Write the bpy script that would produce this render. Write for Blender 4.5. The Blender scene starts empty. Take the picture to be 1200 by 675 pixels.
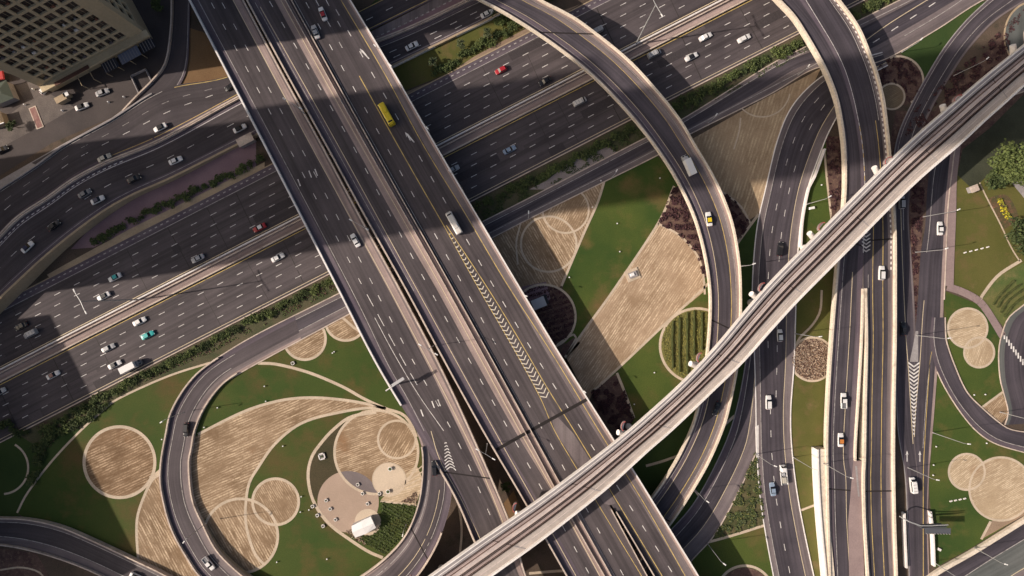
import bpy, bmesh, math, random
from mathutils import Vector, Matrix
from mathutils.geometry import tessellate_polygon
random.seed(7)
S = bpy.context.scene
COL = S.collection
R = math.radians

# ------------------------------------------------------------------ camera, sky, sun, exposure
CAMH, MPP = 200.0, 0.30                      # camera height, metres per photo pixel on the ground
cam_d = bpy.data.cameras.new('camera'); cam = bpy.data.objects.new('camera', cam_d); COL.objects.link(cam)
cam.location = (0, 0, CAMH); cam_d.sensor_fit = 'HORIZONTAL'
cam_d.angle = 2*math.atan(600*MPP/CAMH); cam_d.clip_start = 1; cam_d.clip_end = 20000
S.camera = cam
S.render.resolution_x, S.render.resolution_y = 1024, 576
SUN_EL, SUN_AZ = R(33), math.atan2(0.152, 0.988)      # shadows run towards +x, a little +y
w = bpy.data.worlds.new('World'); S.world = w; w.use_nodes = True
nt = w.node_tree; bg = nt.nodes['Background']; sky = nt.nodes.new('ShaderNodeTexSky')
sky.sky_type = 'NISHITA'; sky.sun_disc = False; sky.sun_elevation = SUN_EL
sky.sun_rotation = math.atan2(-math.cos(SUN_AZ), -math.sin(SUN_AZ)); sky.dust_density = 6.0; sky.ozone_density = 0.4
nt.links.new(sky.outputs[0], bg.inputs[0]); bg.inputs[1].default_value = 0.09
sl = bpy.data.lights.new('sun', 'SUN'); so = bpy.data.objects.new('sun', sl); COL.objects.link(so)
sl.energy = 4.8; sl.angle = R(0.55); sl.color = (1.0, 0.87, 0.75)
d = Vector((math.cos(SUN_EL)*math.cos(SUN_AZ), math.cos(SUN_EL)*math.sin(SUN_AZ), -math.sin(SUN_EL)))
so.rotation_euler = d.to_track_quat('-Z', 'Y').to_euler(); so.location = (-200, 0, 300)
S.view_settings.view_transform = 'Standard'; S.view_settings.look = 'None'
S.view_settings.exposure = 0.06; S.view_settings.gamma = 1.0

def P(x, y, z=0.0):
    """world point that the photograph shows at pixel (x, y) if it stands z metres up"""
    k = MPP*(CAMH-z)/CAMH
    return Vector(((x-600)*k, (337.5-y)*k, z))

# ------------------------------------------------------------------ materials
MATS = {}
def mat(name, col, rough=0.85, col2=None, nscale=0.15, col3=None, fscale=2.5, fine=0.25, streak=0, furrow=None,
        spots=None, metal=0.0, bump=0.0, spec=0.3, emis=None, obj_rand=0.0, detail=6):
    if name in MATS: return MATS[name]
    m = bpy.data.materials.new(name); m.use_nodes = True; MATS[name] = m
    t = m.node_tree; N = t.nodes; L = t.links; b = N['Principled BSDF']
    b.inputs['Roughness'].default_value = rough; b.inputs['Metallic'].default_value = metal
    b.inputs['Specular IOR Level'].default_value = spec
    geo = N.new('ShaderNodeNewGeometry'); tc = N.new('ShaderNodeTexCoord')
    def mapping(src, sc, rot=0):
        mp = N.new('ShaderNodeMapping'); mp.inputs['Scale'].default_value = sc; mp.inputs['Rotation'].default_value = (0, 0, rot)
        L.new(src, mp.inputs[0]); return mp.outputs[0]
    def noise(src, sc, det=6, rough_=0.6):
        n = N.new('ShaderNodeTexNoise'); n.inputs['Scale'].default_value = sc; n.inputs['Detail'].default_value = det
        n.inputs['Roughness'].default_value = rough_; L.new(src, n.inputs['Vector']); return n.outputs[0]
    def ramp(src, a, c):
        r = N.new('ShaderNodeMapRange'); r.inputs[1].default_value = a; r.inputs[2].default_value = c; r.clamp = True
        L.new(src, r.inputs[0]); return r.outputs[0]
    def mix(f, a, c, mode='MIX'):
        x = N.new('ShaderNodeMix'); x.data_type = 'RGBA'; x.blend_type = mode
        if isinstance(f, float): x.inputs[0].default_value = f
        else: L.new(f, x.inputs[0])
        for i, v in ((6, a), (7, c)):
            if isinstance(v, tuple): x.inputs[i].default_value = (*v[:3], 1)
            else: L.new(v, x.inputs[i])
        return x.outputs[2]
    pos = geo.outputs['Position']
    cur = tuple(col)
    if col2: cur = mix(ramp(noise(pos, nscale, detail), 0.38, 0.62), tuple(col), tuple(col2))
    if col3: cur = mix(ramp(noise(pos, nscale*3.1, detail), 0.52, 0.7), cur, tuple(col3))
    if furrow is not None:                                 # ploughed rows: angle, spacing(m), colour, strength
        ang, sp, fc = furrow[:3]
        sc1 = 1.0/sp
        v = mapping(pos, (sc1*0.05, sc1*0.9, 0), 0)
        mp = N.new('ShaderNodeMapping'); mp.vector_type = 'POINT'; mp.inputs['Rotation'].default_value = (0, 0, -ang); L.new(pos, mp.inputs[0])
        mp2 = N.new('ShaderNodeMapping'); mp2.inputs['Scale'].default_value = (sc1*0.14, sc1*.8, 0.0); L.new(mp.outputs[0], mp2.inputs[0])
        n = noise(mp2.outputs[0], 1.0, 4, 0.65)
        wv = N.new('ShaderNodeTexWave'); wv.wave_type = 'BANDS'; wv.bands_direction = 'Y'; wv.inputs['Scale'].default_value = sc1*0.314
        wv.inputs['Distortion'].default_value = 1.1; wv.inputs['Detail'].default_value = 4; wv.inputs['Detail Scale'].default_value = 0.8
        L.new(mp.outputs[0], wv.inputs['Vector'])
        mul = N.new('ShaderNodeMath'); mul.operation = 'MULTIPLY'; L.new(ramp(n, 0.40, 0.60), mul.inputs[0]); 
        ad = N.new('ShaderNodeMath'); ad.operation = 'ADD'; ad.inputs[1].default_value = 0.12; L.new(wv.outputs['Fac'], ad.inputs[0]); L.new(ad.outputs[0], mul.inputs[1])
        pm = N.new('ShaderNodeMath'); pm.operation = 'MULTIPLY'; L.new(mul.outputs[0], pm.inputs[0]); L.new(ramp(noise(pos, 0.11, 5, .6), 0.34, 0.54), pm.inputs[1])
        br = N.new('ShaderNodeMath'); br.operation = 'MULTIPLY'; L.new(pm.outputs[0], br.inputs[0]); L.new(ramp(noise(pos, 1.4, 3, .6), 0.25, 0.52), br.inputs[1])
        cl = N.new('ShaderNodeClamp'); L.new(br.outputs[0], cl.inputs[0])
        cur = mix(cl.outputs[0], cur, tuple(fc))
    if streak:
        uv = mapping(tc.outputs['UV'], (1.1, 0.018, 1)); s1 = noise(uv, 1.0, 4, 0.6)
        uv2 = mapping(tc.outputs['UV'], (0.35, 0.006, 1)); s2 = noise(uv2, 1.0, 3, 0.5)
        a = N.new('ShaderNodeMath'); a.operation = 'ADD'; L.new(s1, a.inputs[0]); L.new(s2, a.inputs[1])
        cur = mix(ramp(a.outputs[0], 0.8, 1.2), mix(1.0, cur, (1-streak,)*3, 'MULTIPLY'), mix(1.0, cur, (1+streak,)*3, 'MULTIPLY'))
    if spots:
        sc, lo, hi, c = spots
        cur = mix(ramp(noise(pos, sc, 5, 0.65), lo, hi), cur, tuple(c))
    if fine:
        f = noise(pos, fscale, 5, 0.7)
        cur = mix(ramp(f, 0.3, 0.7), mix(1.0, cur, (1-fine,)*3, 'MULTIPLY'), mix(1.0, cur, (1+fine,)*3, 'MULTIPLY'))
    if obj_rand:
        oi = N.new('ShaderNodeObjectInfo')
        cur = mix(oi.outputs['Random'], mix(1.0, cur, (1-obj_rand,)*3, 'MULTIPLY'), mix(1.0, cur, (1+obj_rand, 1+obj_rand*.7, 1+obj_rand*.3), 'MULTIPLY'))
    if isinstance(cur, tuple): b.inputs['Base Color'].default_value = (*cur[:3], 1)
    else: L.new(cur, b.inputs['Base Color'])
    if bump:
        bp = N.new('ShaderNodeBump'); bp.inputs['Strength'].default_value = bump; bp.inputs['Distance'].default_value = 0.3
        L.new(noise(pos, fscale, 5, 0.7), bp.inputs['Height']); L.new(bp.outputs[0], b.inputs['Normal'])
    if emis: b.inputs['Emission Color'].default_value = (*emis[0], 1); b.inputs['Emission Strength'].default_value = emis[1]
    return m

asphalt   = mat('asphalt', (0.054, 0.045, 0.050), 0.8, (0.074, 0.062, 0.067), 0.05, streak=0.20, fine=0.12, fscale=3)
asphalt_w = mat('asphalt_highway', (0.060, 0.050, 0.054), 0.8, (0.090, 0.075, 0.078), 0.035, streak=0.26, fine=0.12, fscale=3)
asphalt_b = mat('asphalt_blueish', (0.052, 0.045, 0.055), 0.75, (0.074, 0.063, 0.074), 0.06, streak=0.28, fine=0.12, fscale=3)
asphalt_l = mat('asphalt_light', (0.066, 0.054, 0.060), 0.8, (0.088, 0.073, 0.079), 0.05, streak=0.22, fine=0.12, fscale=3)
asphalt_g = mat('asphalt_greenish', (0.10, 0.108, 0.105), 0.8, (0.13, 0.135, 0.13), 0.05, streak=0.18, fine=0.1, fscale=3)
sh_dark   = mat('shoulder_dark', (0.095, 0.075, 0.095), 0.85, (0.13, 0.105, 0.12), 0.08, streak=0.22, fine=0.12)
sh_mid    = mat('shoulder_mid', (0.14, 0.115, 0.12), 0.85, (0.18, 0.15, 0.15), 0.08, streak=0.22, fine=0.12)
sh_pink   = mat('shoulder_pink', (0.26, 0.20, 0.185), 0.85, (0.33, 0.255, 0.235), 0.1, streak=0.25, fine=0.12)
conc      = mat('concrete', (0.48, 0.395, 0.335), 0.85, (0.60, 0.50, 0.42), 0.15, fine=0.22, fscale=1.4, spots=(.35, .56, .72, (.30, .24, .20)))
conc_y    = mat('concrete_cream', (0.63, 0.545, 0.44), 0.85, (0.71, 0.62, 0.51), 0.12, fine=0.2, fscale=1.4, spots=(.35, .58, .74, (.42, .34, .26)))
conc_tan  = mat('concrete_tan', (0.36, 0.28, 0.19), 0.88, (0.43, 0.335, 0.225), 0.12, fine=0.15, fscale=1.4)
conc_w    = mat('concrete_white', (0.70, 0.66, 0.63), 0.8, (0.78, 0.74, 0.71), 0.15, fine=0.1, fscale=1.4)
conc_g    = mat('concrete_grey', (0.27, 0.25, 0.25), 0.88, (0.34, 0.315, 0.31), 0.15, fine=0.15, fscale=1.4)
paint_w   = mat('paint_white', (0.72, 0.69, 0.66), 0.7, fine=0.2, fscale=2, spots=(.9, .50, .72, (.22, .20, .19)))
paint_f   = mat('paint_worn', (0.42, 0.39, 0.37), 0.75, fine=0.25, fscale=2, spots=(.6, .48, .7, (.15, .135, .13)))
paint_y   = mat('paint_yellow', (0.60, 0.44, 0.15), 0.7, fine=0.2, fscale=2, spots=(.5, .48, .7, (.25, .19, .10)))
paint_c   = mat('paint_cream', (0.60, 0.50, 0.34), 0.7, fine=0.2, fscale=2)
joint_m   = mat('joint_dark', (0.022, 0.018, 0.018), 0.9)
soil      = mat('soil', (0.075, 0.055, 0.042), 0.95, (0.11, 0.08, 0.06), 0.06, (0.05, 0.045, 0.03), fine=0.3)
sand      = mat('sandy_soil', (0.24, 0.17, 0.12), 0.95, (0.30, 0.22, 0.155), 0.05, fine=0.2)
sand_dk   = mat('sandy_soil_dark', (0.17, 0.10, 0.05), 0.95, (0.21, 0.13, 0.065), 0.05, fine=0.2)
lawn_m    = mat('lawn', (0.034, 0.066, 0.012), 0.95, (0.070, 0.094, 0.018), 0.028, (0.105, 0.094, 0.026), fine=0.28, fscale=3.5, spots=(0.045, 0.54, 0.76, (0.15, 0.095, 0.04)))
lawn_o    = mat('lawn_olive', (0.036, 0.066, 0.012), 0.95, (0.060, 0.080, 0.017), 0.03, (0.092, 0.074, 0.022), fine=0.28, fscale=3.5, spots=(0.04, 0.50, 0.72, (0.105, 0.068, 0.026)))
lawn_y    = mat('lawn_dry', (0.082, 0.088, 0.020), 0.95, (0.110, 0.104, 0.028), 0.05, (0.14, 0.10, 0.04), fine=0.22, fscale=3.5, spots=(0.07, 0.6, 0.75, (0.20, 0.13, 0.07)))
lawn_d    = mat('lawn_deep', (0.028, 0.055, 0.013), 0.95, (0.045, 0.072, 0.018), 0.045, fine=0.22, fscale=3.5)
path_m    = mat('path', (0.47, 0.385, 0.29), 0.9, (0.56, 0.46, 0.35), 0.15, fine=0.2)
pinkpath  = mat('pink_paving', (0.25, 0.185, 0.18), 0.9, (0.30, 0.225, 0.215), 0.15, fine=0.12)
purppath  = mat('mauve_paving', (0.20, 0.13, 0.15), 0.9, (0.24, 0.16, 0.18), 0.1, fine=0.12)
plaza_m   = mat('plaza_paving', (0.36, 0.27, 0.21), 0.9, (0.40, 0.30, 0.235), 0.1, fine=0.10)
plaza_l   = mat('plaza_light', (0.52, 0.43, 0.33), 0.9, (0.57, 0.47, 0.36), 0.1, fine=0.10)
plaza_d   = mat('plaza_dark', (0.15, 0.125, 0.125), 0.9, (0.18, 0.15, 0.15), 0.1, fine=0.12)
purple_s  = mat('bare_purple_soil', (0.075, 0.042, 0.04), 0.95, (0.13, 0.08, 0.065), 0.25, (0.19, 0.13, 0.09), fine=0.3)
def bed(ang, sp=1.1, a=(0.275, 0.190, 0.118), b2=(0.195, 0.128, 0.074), f=(0.62, 0.48, 0.33), red=True):
    sp *= .95
    return mat('tilled_bed_%d_%d_%d' % (ang, int(sp*10), int(a[0]*100)), a, 0.95, b2, 0.07, furrow=(R(ang), sp, f), fine=0.16, fscale=2.2,
               spots=(0.045, 0.60, 0.78, (0.25, 0.125, 0.055)) if red else None)

# ------------------------------------------------------------------ object helpers
def tag(o, label=None, cat=None, group=None, kind=None):
    if label: o['label'] = label
    if cat: o['category'] = cat
    if group: o['group'] = group
    if kind: o['kind'] = kind
    return o
def empty(name, loc, rz, label, cat, group=None):
    o = bpy.data.objects.new(name, None); COL.objects.link(o); o.location = loc; o.rotation_euler = (0, 0, rz)
    o.empty_display_size = 0.5
    return tag(o, label, cat, group)
class MB:
    def __init__(s): s.v = []; s.f = []; s.m = []; s.uv = []; s.mats = []
    def mi(s, m):
        if m not in s.mats: s.mats.append(m)
        return s.mats.index(m)
    def face(s, pts, m, uv=None):
        i = len(s.v); s.v += [tuple(p) for p in pts]; s.f.append(tuple(range(i, i+len(pts)))); s.m.append(s.mi(m))
        s.uv.append(uv or [(p[0], p[1]) for p in pts])
    def up(s, pts, m, uv=None):
        a = sum((pts[i][0]*pts[(i+1) % len(pts)][1]-pts[(i+1) % len(pts)][0]*pts[i][1]) for i in range(len(pts)))
        if a < 0:
            pts = list(reversed(pts)); uv = list(reversed(uv)) if uv else None
        s.face(pts, m, uv)
    def box(s, c, size, m, rz=0.0, top=1.0, topy=None):
        hx, hy, hz = size[0]/2, size[1]/2, size[2]/2; ca, sa = math.cos(rz), math.sin(rz)
        topy = top if topy is None else topy
        def q(x, y, z): return (c[0]+x*ca-y*sa, c[1]+x*sa+y*ca, c[2]+z)
        b = [q(-hx, -hy, -hz), q(hx, -hy, -hz), q(hx, hy, -hz), q(-hx, hy, -hz)]
        t = [q(-hx*top, -hy*topy, hz), q(hx*top, -hy*topy, hz), q(hx*top, hy*topy, hz), q(-hx*top, hy*topy, hz)]
        s.face([b[3], b[2], b[1], b[0]], m); s.face(t, m)
        for i in range(4): j = (i+1) % 4; s.face([b[i], b[j], t[j], t[i]], m)
    def tube(s, p, q, r0, r1, m, n=8, caps=True):
        p, q = Vector(p), Vector(q); ax = (q-p).normalized(); o = ax.orthogonal().normalized(); o2 = ax.cross(o)
        A = [p+(o*math.cos(2*math.pi*i/n)+o2*math.sin(2*math.pi*i/n))*r0 for i in range(n)]
        B = [q+(o*math.cos(2*math.pi*i/n)+o2*math.sin(2*math.pi*i/n))*r1 for i in range(n)]
        for i in range(n): j = (i+1) % n; s.face([A[i], A[j], B[j], B[i]], m)
        if caps: s.face(B, m); s.face(list(reversed(A)), m)
    def build(s, name, parent=None, weld=False, smooth=False):
        me = bpy.data.meshes.new(name); me.from_pydata(s.v, [], s.f)
        for m in s.mats: me.materials.append(m)
        me.polygons.foreach_set('material_index', s.m)
        ul = me.uv_layers.new(name='UVMap'); flat = []
        for u in s.uv:
            for p in u: flat += [p[0], p[1]]
        ul.data.foreach_set('uv', flat)
        if weld or smooth:
            bm = bmesh.new(); bm.from_mesh(me); bmesh.ops.remove_doubles(bm, verts=bm.verts, dist=0.0005)
            if smooth:
                for f in bm.faces: f.smooth = True
            bm.to_mesh(me); bm.free()
        me.update()
        o = bpy.data.objects.new(name, me); COL.objects.link(o); o.parent = parent
        return o
def put(o, **k): return tag(o, **k)

# ------------------------------------------------------------------ curves
def crom(pts, n):
    """Catmull-Rom through pts, resampled to n+1 points equally spaced along its length"""
    pts = [Vector(p) for p in pts]
    if len(pts) == 2: dense = [pts[0].lerp(pts[1], i/40) for i in range(41)]
    else:
        e = [2*pts[0]-pts[1]]+pts+[2*pts[-1]-pts[-2]]; dense = []
        for i in range(1, len(e)-2):
            p0, p1, p2, p3 = e[i-1:i+3]
            for k in range(12):
                t = k/12; t2 = t*t; t3 = t2*t
                dense.append(0.5*((2*p1)+(p2-p0)*t+(2*p0-5*p1+4*p2-p3)*t2+(3*p1-p0-3*p2+p3)*t3))
        dense.append(pts[-1])
    L = [0]
    for a, b in zip(dense, dense[1:]): L.append(L[-1]+(b-a).length)
    out = []; j = 0
    for i in range(n+1):
        s = L[-1]*i/n
        while j < len(L)-2 and L[j+1] < s: j += 1
        d = L[j+1]-L[j]; t = (s-L[j])/d if d > 1e-9 else 0
        out.append(dense[j].lerp(dense[j+1], min(max(t, 0), 1)))
    return out
def zprof(zs):
    if isinstance(zs, (int, float)): return lambda t: zs
    if not isinstance(zs[0], tuple): zs = [(i/(len(zs)-1), z) for i, z in enumerate(zs)]
    def f(t):
        for (a, za), (b, zb) in zip(zs, zs[1:]):
            if t <= b: 
                q = (t-a)/(b-a) if b > a else 0; q = q*q*(3-2*q); return za+(zb-za)*q
        return zs[-1][1]
    return f
class Ribbon:
    """a road surface between two edges given as photo pixels, at its real height"""
    def __init__(s, L, Rr, z=0.12, n=None, ext=(25, 25)):
        L = [Vector(p) for p in L]; Rr = [Vector(p) for p in Rr]
        n = n or max(12, int((sum((b-a).length for a, b in zip(L, L[1:])))/7))
        Lp, Rp = crom(L, n), crom(Rr, n); zf = zprof(z)
        s.L = [P(p.x, p.y, zf(i/n)) for i, p in enumerate(Lp)]; s.R = [P(p.x, p.y, zf(i/n)) for i, p in enumerate(Rp)]
        for side in (s.L, s.R):
            if ext[0]: side.insert(0, side[0]+(side[0]-side[1]).normalized()*ext[0])
            if ext[1]: side.append(side[-1]+(side[-1]-side[-2]).normalized()*ext[1])
        if ext[0]: s.L[0].z = s.L[1].z; s.R[0].z = s.R[1].z
        if ext[1]: s.L[-1].z = s.L[-2].z; s.R[-1].z = s.R[-2].z
        s.n = len(s.L)-1; s.S = [0.0]
        for i in range(s.n): s.S.append(s.S[-1]+(s.L[i+1].lerp(s.R[i+1], .5)-s.L[i].lerp(s.R[i], .5)).length)
    def at(s, d, u, dz=0.0):
        """point d metres along, u across (0 left edge .. 1 right edge)"""
        d = min(max(d, 0), s.S[-1]); lo = 0
        import bisect
        lo = min(max(bisect.bisect_right(s.S, d)-1, 0), s.n-1)
        t = (d-s.S[lo])/max(s.S[lo+1]-s.S[lo], 1e-6)
        p = s.L[lo].lerp(s.L[lo+1], t).lerp(s.R[lo].lerp(s.R[lo+1], t), u); return Vector((p.x, p.y, p.z+dz))
    def dirn(s, d, u=.5): return (s.at(d+.5, u)-s.at(d-.5, u)).normalized()
    def near(s, p):
        best = min(range(s.n+1), key=lambda i: (s.L[i].lerp(s.R[i], .5)-p).length)
        return s.S[best]
    def width(s, i): return (s.R[i]-s.L[i]).length
    def strip(s, mb, u0, u1, m, dz=0.0, a=0.0, b=1.0):
        """band between u0 and u1; a u given as ('m', x) is metres from the left edge, ('r', x) from the right"""
        i0, i1 = int(round(a*s.n)), int(round(b*s.n))
        def uu(u, i):
            if isinstance(u, tuple):
                w_ = max(s.width(i), .01); return u[1]/w_ if u[0] == 'm' else 1-u[1]/w_
            return u
        for i in range(i0, i1):
            q = [s.L[i].lerp(s.R[i], uu(u0, i)), s.L[i].lerp(s.R[i], uu(u1, i)), s.L[i+1].lerp(s.R[i+1], uu(u1, i+1)), s.L[i+1].lerp(s.R[i+1], uu(u0, i+1))]
            w0 = [uu(u0, i)*s.width(i), uu(u1, i)*s.width(i), uu(u1, i+1)*s.width(i+1), uu(u0, i+1)*s.width(i+1)]
            q = [Vector((p.x, p.y, p.z+dz)) for p in q]
            mb.up(q, m, [(w0[0], s.S[i]), (w0[1], s.S[i]), (w0[2], s.S[i+1]), (w0[3], s.S[i+1])])
    def uline(s, mb, u, m, w=0.2, a=0.0, b=1.0, dash=None, dz=0.012):
        L = s.S[-1]; d0, d1 = a*L, b*L
        def U(d, off):
            i = min(range(0, s.n+1), key=lambda k: abs(s.S[k]-d)); w_ = max(s.width(i), .01)
            uu = u if not isinstance(u, tuple) else (u[1]/w_ if u[0] == 'm' else 1-u[1]/w_)
            return uu+off/w_
        segs = []
        if dash:
            d = d0
            while d+dash[0] < d1: segs.append((d, d+dash[0])); d += dash[0]+dash[1]
        else:
            k = max(1, int((d1-d0)/3)); segs = [(d0+(d1-d0)*i/k, d0+(d1-d0)*(i+1)/k) for i in range(k)]
        for p, q in segs:
            mb.up([s.at(p, U(p, -w/2), dz), s.at(p, U(p, w/2), dz), s.at(q, U(q, w/2), dz), s.at(q, U(q, -w/2), dz)], m)
    def wall(s, mb, side, w, h, m, a=0.0, b=1.0, off=0.0, base=0.0, mtop=None):
        """solid kerb or parapet along an edge; side 0 left, 1 right; stands inside the edge"""
        i0, i1 = int(round(a*s.n)), int(round(b*s.n)); ring = []
        for i in range(i0, i1+1):
            A, B = (s.L[i], s.R[i]) if side == 0 else (s.R[i], s.L[i]); 
            j, k = max(i-1, 0), min(i+1, s.n); tn = ((s.L if side == 0 else s.R)[k]-(s.L if side == 0 else s.R)[j]); tn.z = 0
            nrm = Vector((-tn.y, tn.x, 0)).normalized()
            if nrm.dot(B-A) < 0: nrm = -nrm
            if (B-A).length < .05: nrm = Vector((-tn.y, tn.x, 0)).normalized()*(-1 if side == 0 else 1)
            o = A+nrm*off; q = o+nrm*w
            ring.append([Vector((o.x, o.y, A.z+base)), Vector((o.x, o.y, A.z+h)), Vector((q.x, q.y, A.z+h)), Vector((q.x, q.y, A.z+base))])
        for c0, c1 in zip(ring, ring[1:]):
            for k in range(4):
                l = (k+1) % 4; mb.face([c0[k], c1[k], c1[l], c0[l]], mtop if (k == 1 and mtop) else m)
        mb.face(list(reversed(ring[0])), m); mb.face(ring[-1], m)
def pline(mb, pts, m, w=0.2, z=0.14, dash=None, n=None, dz=0.0):
    """painted line through photo pixels lying on a surface at height z"""
    v = [Vector(p) for p in pts]; tot = sum((b-a).length for a, b in zip(v, v[1:]))*MPP
    k = n or max(2, int(tot/2)); c = crom(v, k); q = [P(p.x, p.y, z) for p in c]
    if dash:
        sub = []; L = [0]
        for a, b in zip(q, q[1:]): L.append(L[-1]+(b-a).length)
        def at(d):
            for i in range(len(L)-1):
                if d <= L[i+1]: return q[i].lerp(q[i+1], (d-L[i])/max(L[i+1]-L[i], 1e-6))
            return q[-1]
        d = dash[2] if len(dash) > 2 else 0
        while d+dash[0] < L[-1]: sub.append((at(d), at(d+dash[0]))); d += dash[0]+dash[1]
    else: sub = list(zip(q, q[1:]))
    for a, b in sub:
        t = (b-a); 
        if t.length < 1e-6: continue
        nr = Vector((-t.y, t.x, 0)).normalized()*w/2
        mb.up([a-nr, b-nr, b+nr, a+nr], m)
def poly(name, pts, z, m, kind='structure', smooth=False, label=None):
    if smooth: c = crom(list(pts)+[pts[0]], max(24, len(pts)*8))[:-1]; pts = [(p.x, p.y) for p in c]
    mb = MB(); mb.up([P(x, y, z) for x, y in pts], m); o = mb.build(name)
    return tag(o, kind=kind)
def disc(name, x, y, r, z, m, n=64, kind='structure'):
    return poly(name, [(x+r*math.cos(2*math.pi*i/n), y+r*math.sin(2*math.pi*i/n)) for i in range(n)], z, m, kind)
def ringp(name, x, y, r, w, z=0.09, m=None, a0=0, a1=360, h=0.0):
    """flat concrete edging: w in pixels"""
    m = m or path_m; mb = MB(); n = 72
    for i in range(n):
        t0, t1 = R(a0+(a1-a0)*i/n), R(a0+(a1-a0)*(i+1)/n)
        q = [(x+(r-w/2)*math.cos(t0), y+(r-w/2)*math.sin(t0)), (x+(r+w/2)*math.cos(t0), y+(r+w/2)*math.sin(t0)),
             (x+(r+w/2)*math.cos(t1), y+(r+w/2)*math.sin(t1)), (x+(r-w/2)*math.cos(t1), y+(r-w/2)*math.sin(t1))]
        mb.up([P(a, b, z) for a, b in q], m)
    return tag(mb.build(name), kind='structure')
def pathp(pts, w=3.0, z=0.085, m=None, name='path'):
    mb = MB(); pline(mb, pts, m or path_m, w*MPP, z); return tag(mb.build(name), kind='structure')
# ------------------------------------------------------------------ ground and planted land
mb = MB(); mb.up([(-6000, -6000, 0), (6000, -6000, 0), (6000, 6000, 0), (-6000, 6000, 0)], soil); tag(mb.build('ground'), kind='structure')
K = -0.512
def Y(x, y0): return y0+K*x

# --- green and tan land in and round the loop
poly('lawn', [(20, 601), (32, 578), (58, 543), (88, 511), (141, 466), (196, 441), (248, 424), (300, 420), (240, 520), (215, 600), (250, 700), (196, 678), (159, 657), (110, 634), (72, 618), (34, 610)], .03, lawn_o)
poly('lawn', [(235, 440), (300, 424), (400, 373), (428, 385), (505, 500), (500, 620), (440, 690), (320, 740), (260, 690), (220, 600), (215, 500)], .034, lawn_o)
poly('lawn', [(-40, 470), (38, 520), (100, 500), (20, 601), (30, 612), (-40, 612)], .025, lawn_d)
pathp([(246, 425), (196.5, 441), (141, 466), (120, 481), (87, 512), (58, 543.6), (32, 578), (20, 601)], 2.4)
disc('tilled_bed', 140, 541.6, 41, .05, bed(25, .9, (.20, .125, .07), (.14, .085, .045), (.52, .38, .25)))
ringp('path', 140, 541.6, 41.5, 3.6)
poly('tilled_bed', [(189, 555), (182, 560), (173, 572), (162, 601), (160, 624), (162, 655), (200, 676), (240, 690), (240, 640), (215, 600)], .05, bed(-62, .9))
pathp([(190, 550), (182, 558), (173, 572), (162, 601), (160, 624.5), (162, 656)], 3)
pathp([(193, 548), (183, 557), (176, 561)], 6, .087)
# big fan of dry ground inside the loop
poly('tilled_bed', [(228, 512), (272, 488.6), (300, 477), (333, 468.5), (365, 466), (401, 468.5), (431, 473.5), (451, 478), (426, 478.5), (396, 483.6), (365, 491), (343, 503), (320, 522), (305, 545), (292, 566), (289, 583), (272, 587), (254, 597), (237, 611), (226, 590), (222, 545)], .05, bed(24, .9))
pathp([(232, 509), (272, 488.6), (300, 477), (333, 468.5), (365.5, 466), (401, 468.5), (431, 473.5), (452, 479)], 3.2)
pathp([(452, 478), (426, 478.5), (396, 483.6), (365.5, 491), (343, 502), (320, 522.6), (303, 547), (292, 566), (288, 590), (288, 613), (293.5, 636), (300, 651), (309, 661)], 3.2)
pathp([(302, 425.6), (325, 427), (363, 437), (401, 453), (426, 467), (451, 478.5), (471, 485), (481, 496), (488, 512)], 3.4)
poly('tilled_bed', [(448, 478), (425, 481), (418, 487), (440, 484), (470, 490)], .047, bed(10, .9))
poly('planting_bed', [(420, 484), (411, 488.6), (393, 501), (375, 520), (365, 535), (361, 555), (364, 578), (385, 600), (410, 560), (395, 540), (393, 515), (405, 497)], .045, mat('dark_bed', (0.05, 0.045, 0.022), 0.95, (0.07, 0.055, 0.03), 0.1, fine=.3))
disc('tilled_bed', 441, 530, 49, .054, bed(20, .7)); ringp('path', 441, 530, 49, 3)
pathp([(441, 483), (411, 488.6), (390, 504), (375.6, 520), (365.5, 535), (361, 555), (364, 578), (373, 598), (388, 616), (408, 631), (431, 646), (448.6, 653.6)], 3.6)
disc('tilled_bed', 465, 515, 21, .06, bed(60, .8)); ringp('path', 465, 515, 22, 2.6, .092)
disc('plaza', 408, 588, 36, .07, plaza_m)
def lens(c1, r1, c2, r2, n=24):
    d_ = math.hypot(c2[0]-c1[0], c2[1]-c1[1]); a = (r1*r1-r2*r2+d_*d_)/(2*d_); h = math.sqrt(r1*r1-a*a)
    th = math.atan2(c2[1]-c1[1], c2[0]-c1[0]); al = math.atan2(h, a); be = math.atan2(h, d_-a)
    p = [(c1[0]+r1*math.cos(th-al+2*al*i/n), c1[1]+r1*math.sin(th-al+2*al*i/n)) for i in range(n+1)]
    p += [(c2[0]+r2*math.cos(th+math.pi-be+2*be*i/n), c2[1]+r2*math.sin(th+math.pi-be+2*be*i/n)) for i in range(n+1)]
    return p
poly('plaza', lens((408, 588), 36, (441, 530), 48), .075, plaza_d)
poly('plaza', [(446, 586), (470, 560), (488, 545), (495, 560), (494, 572), (487, 592)], .072, bed(15, .8, (0.46, .36, .25), (0.38, .29, .19), (.68, .56, .41), False))
disc('plaza', 456, 562, 19.5, .079, plaza_l); ringp('path', 456, 562, 19.5, 1.2, .09)
disc('plaza', 431, 612, 15.5, .078, plaza_l)
for i in range(4): pathp([(444, 582), (470, 575-3*i), (496, 566-7*i)], 1.3, .088)
disc('tilled_bed', 323, 588, 27, .055, bed(-60, .7)); disc('tilled_bed', 282, 628, 43, .058, bed(-60, .9))
ringp('path', 323, 588, 27, 3.2); ringp('path', 282, 628, 43.5, 3.2, .091)
pathp([(446, 587.5), (470, 590), (488, 592.5)], 2)
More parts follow.
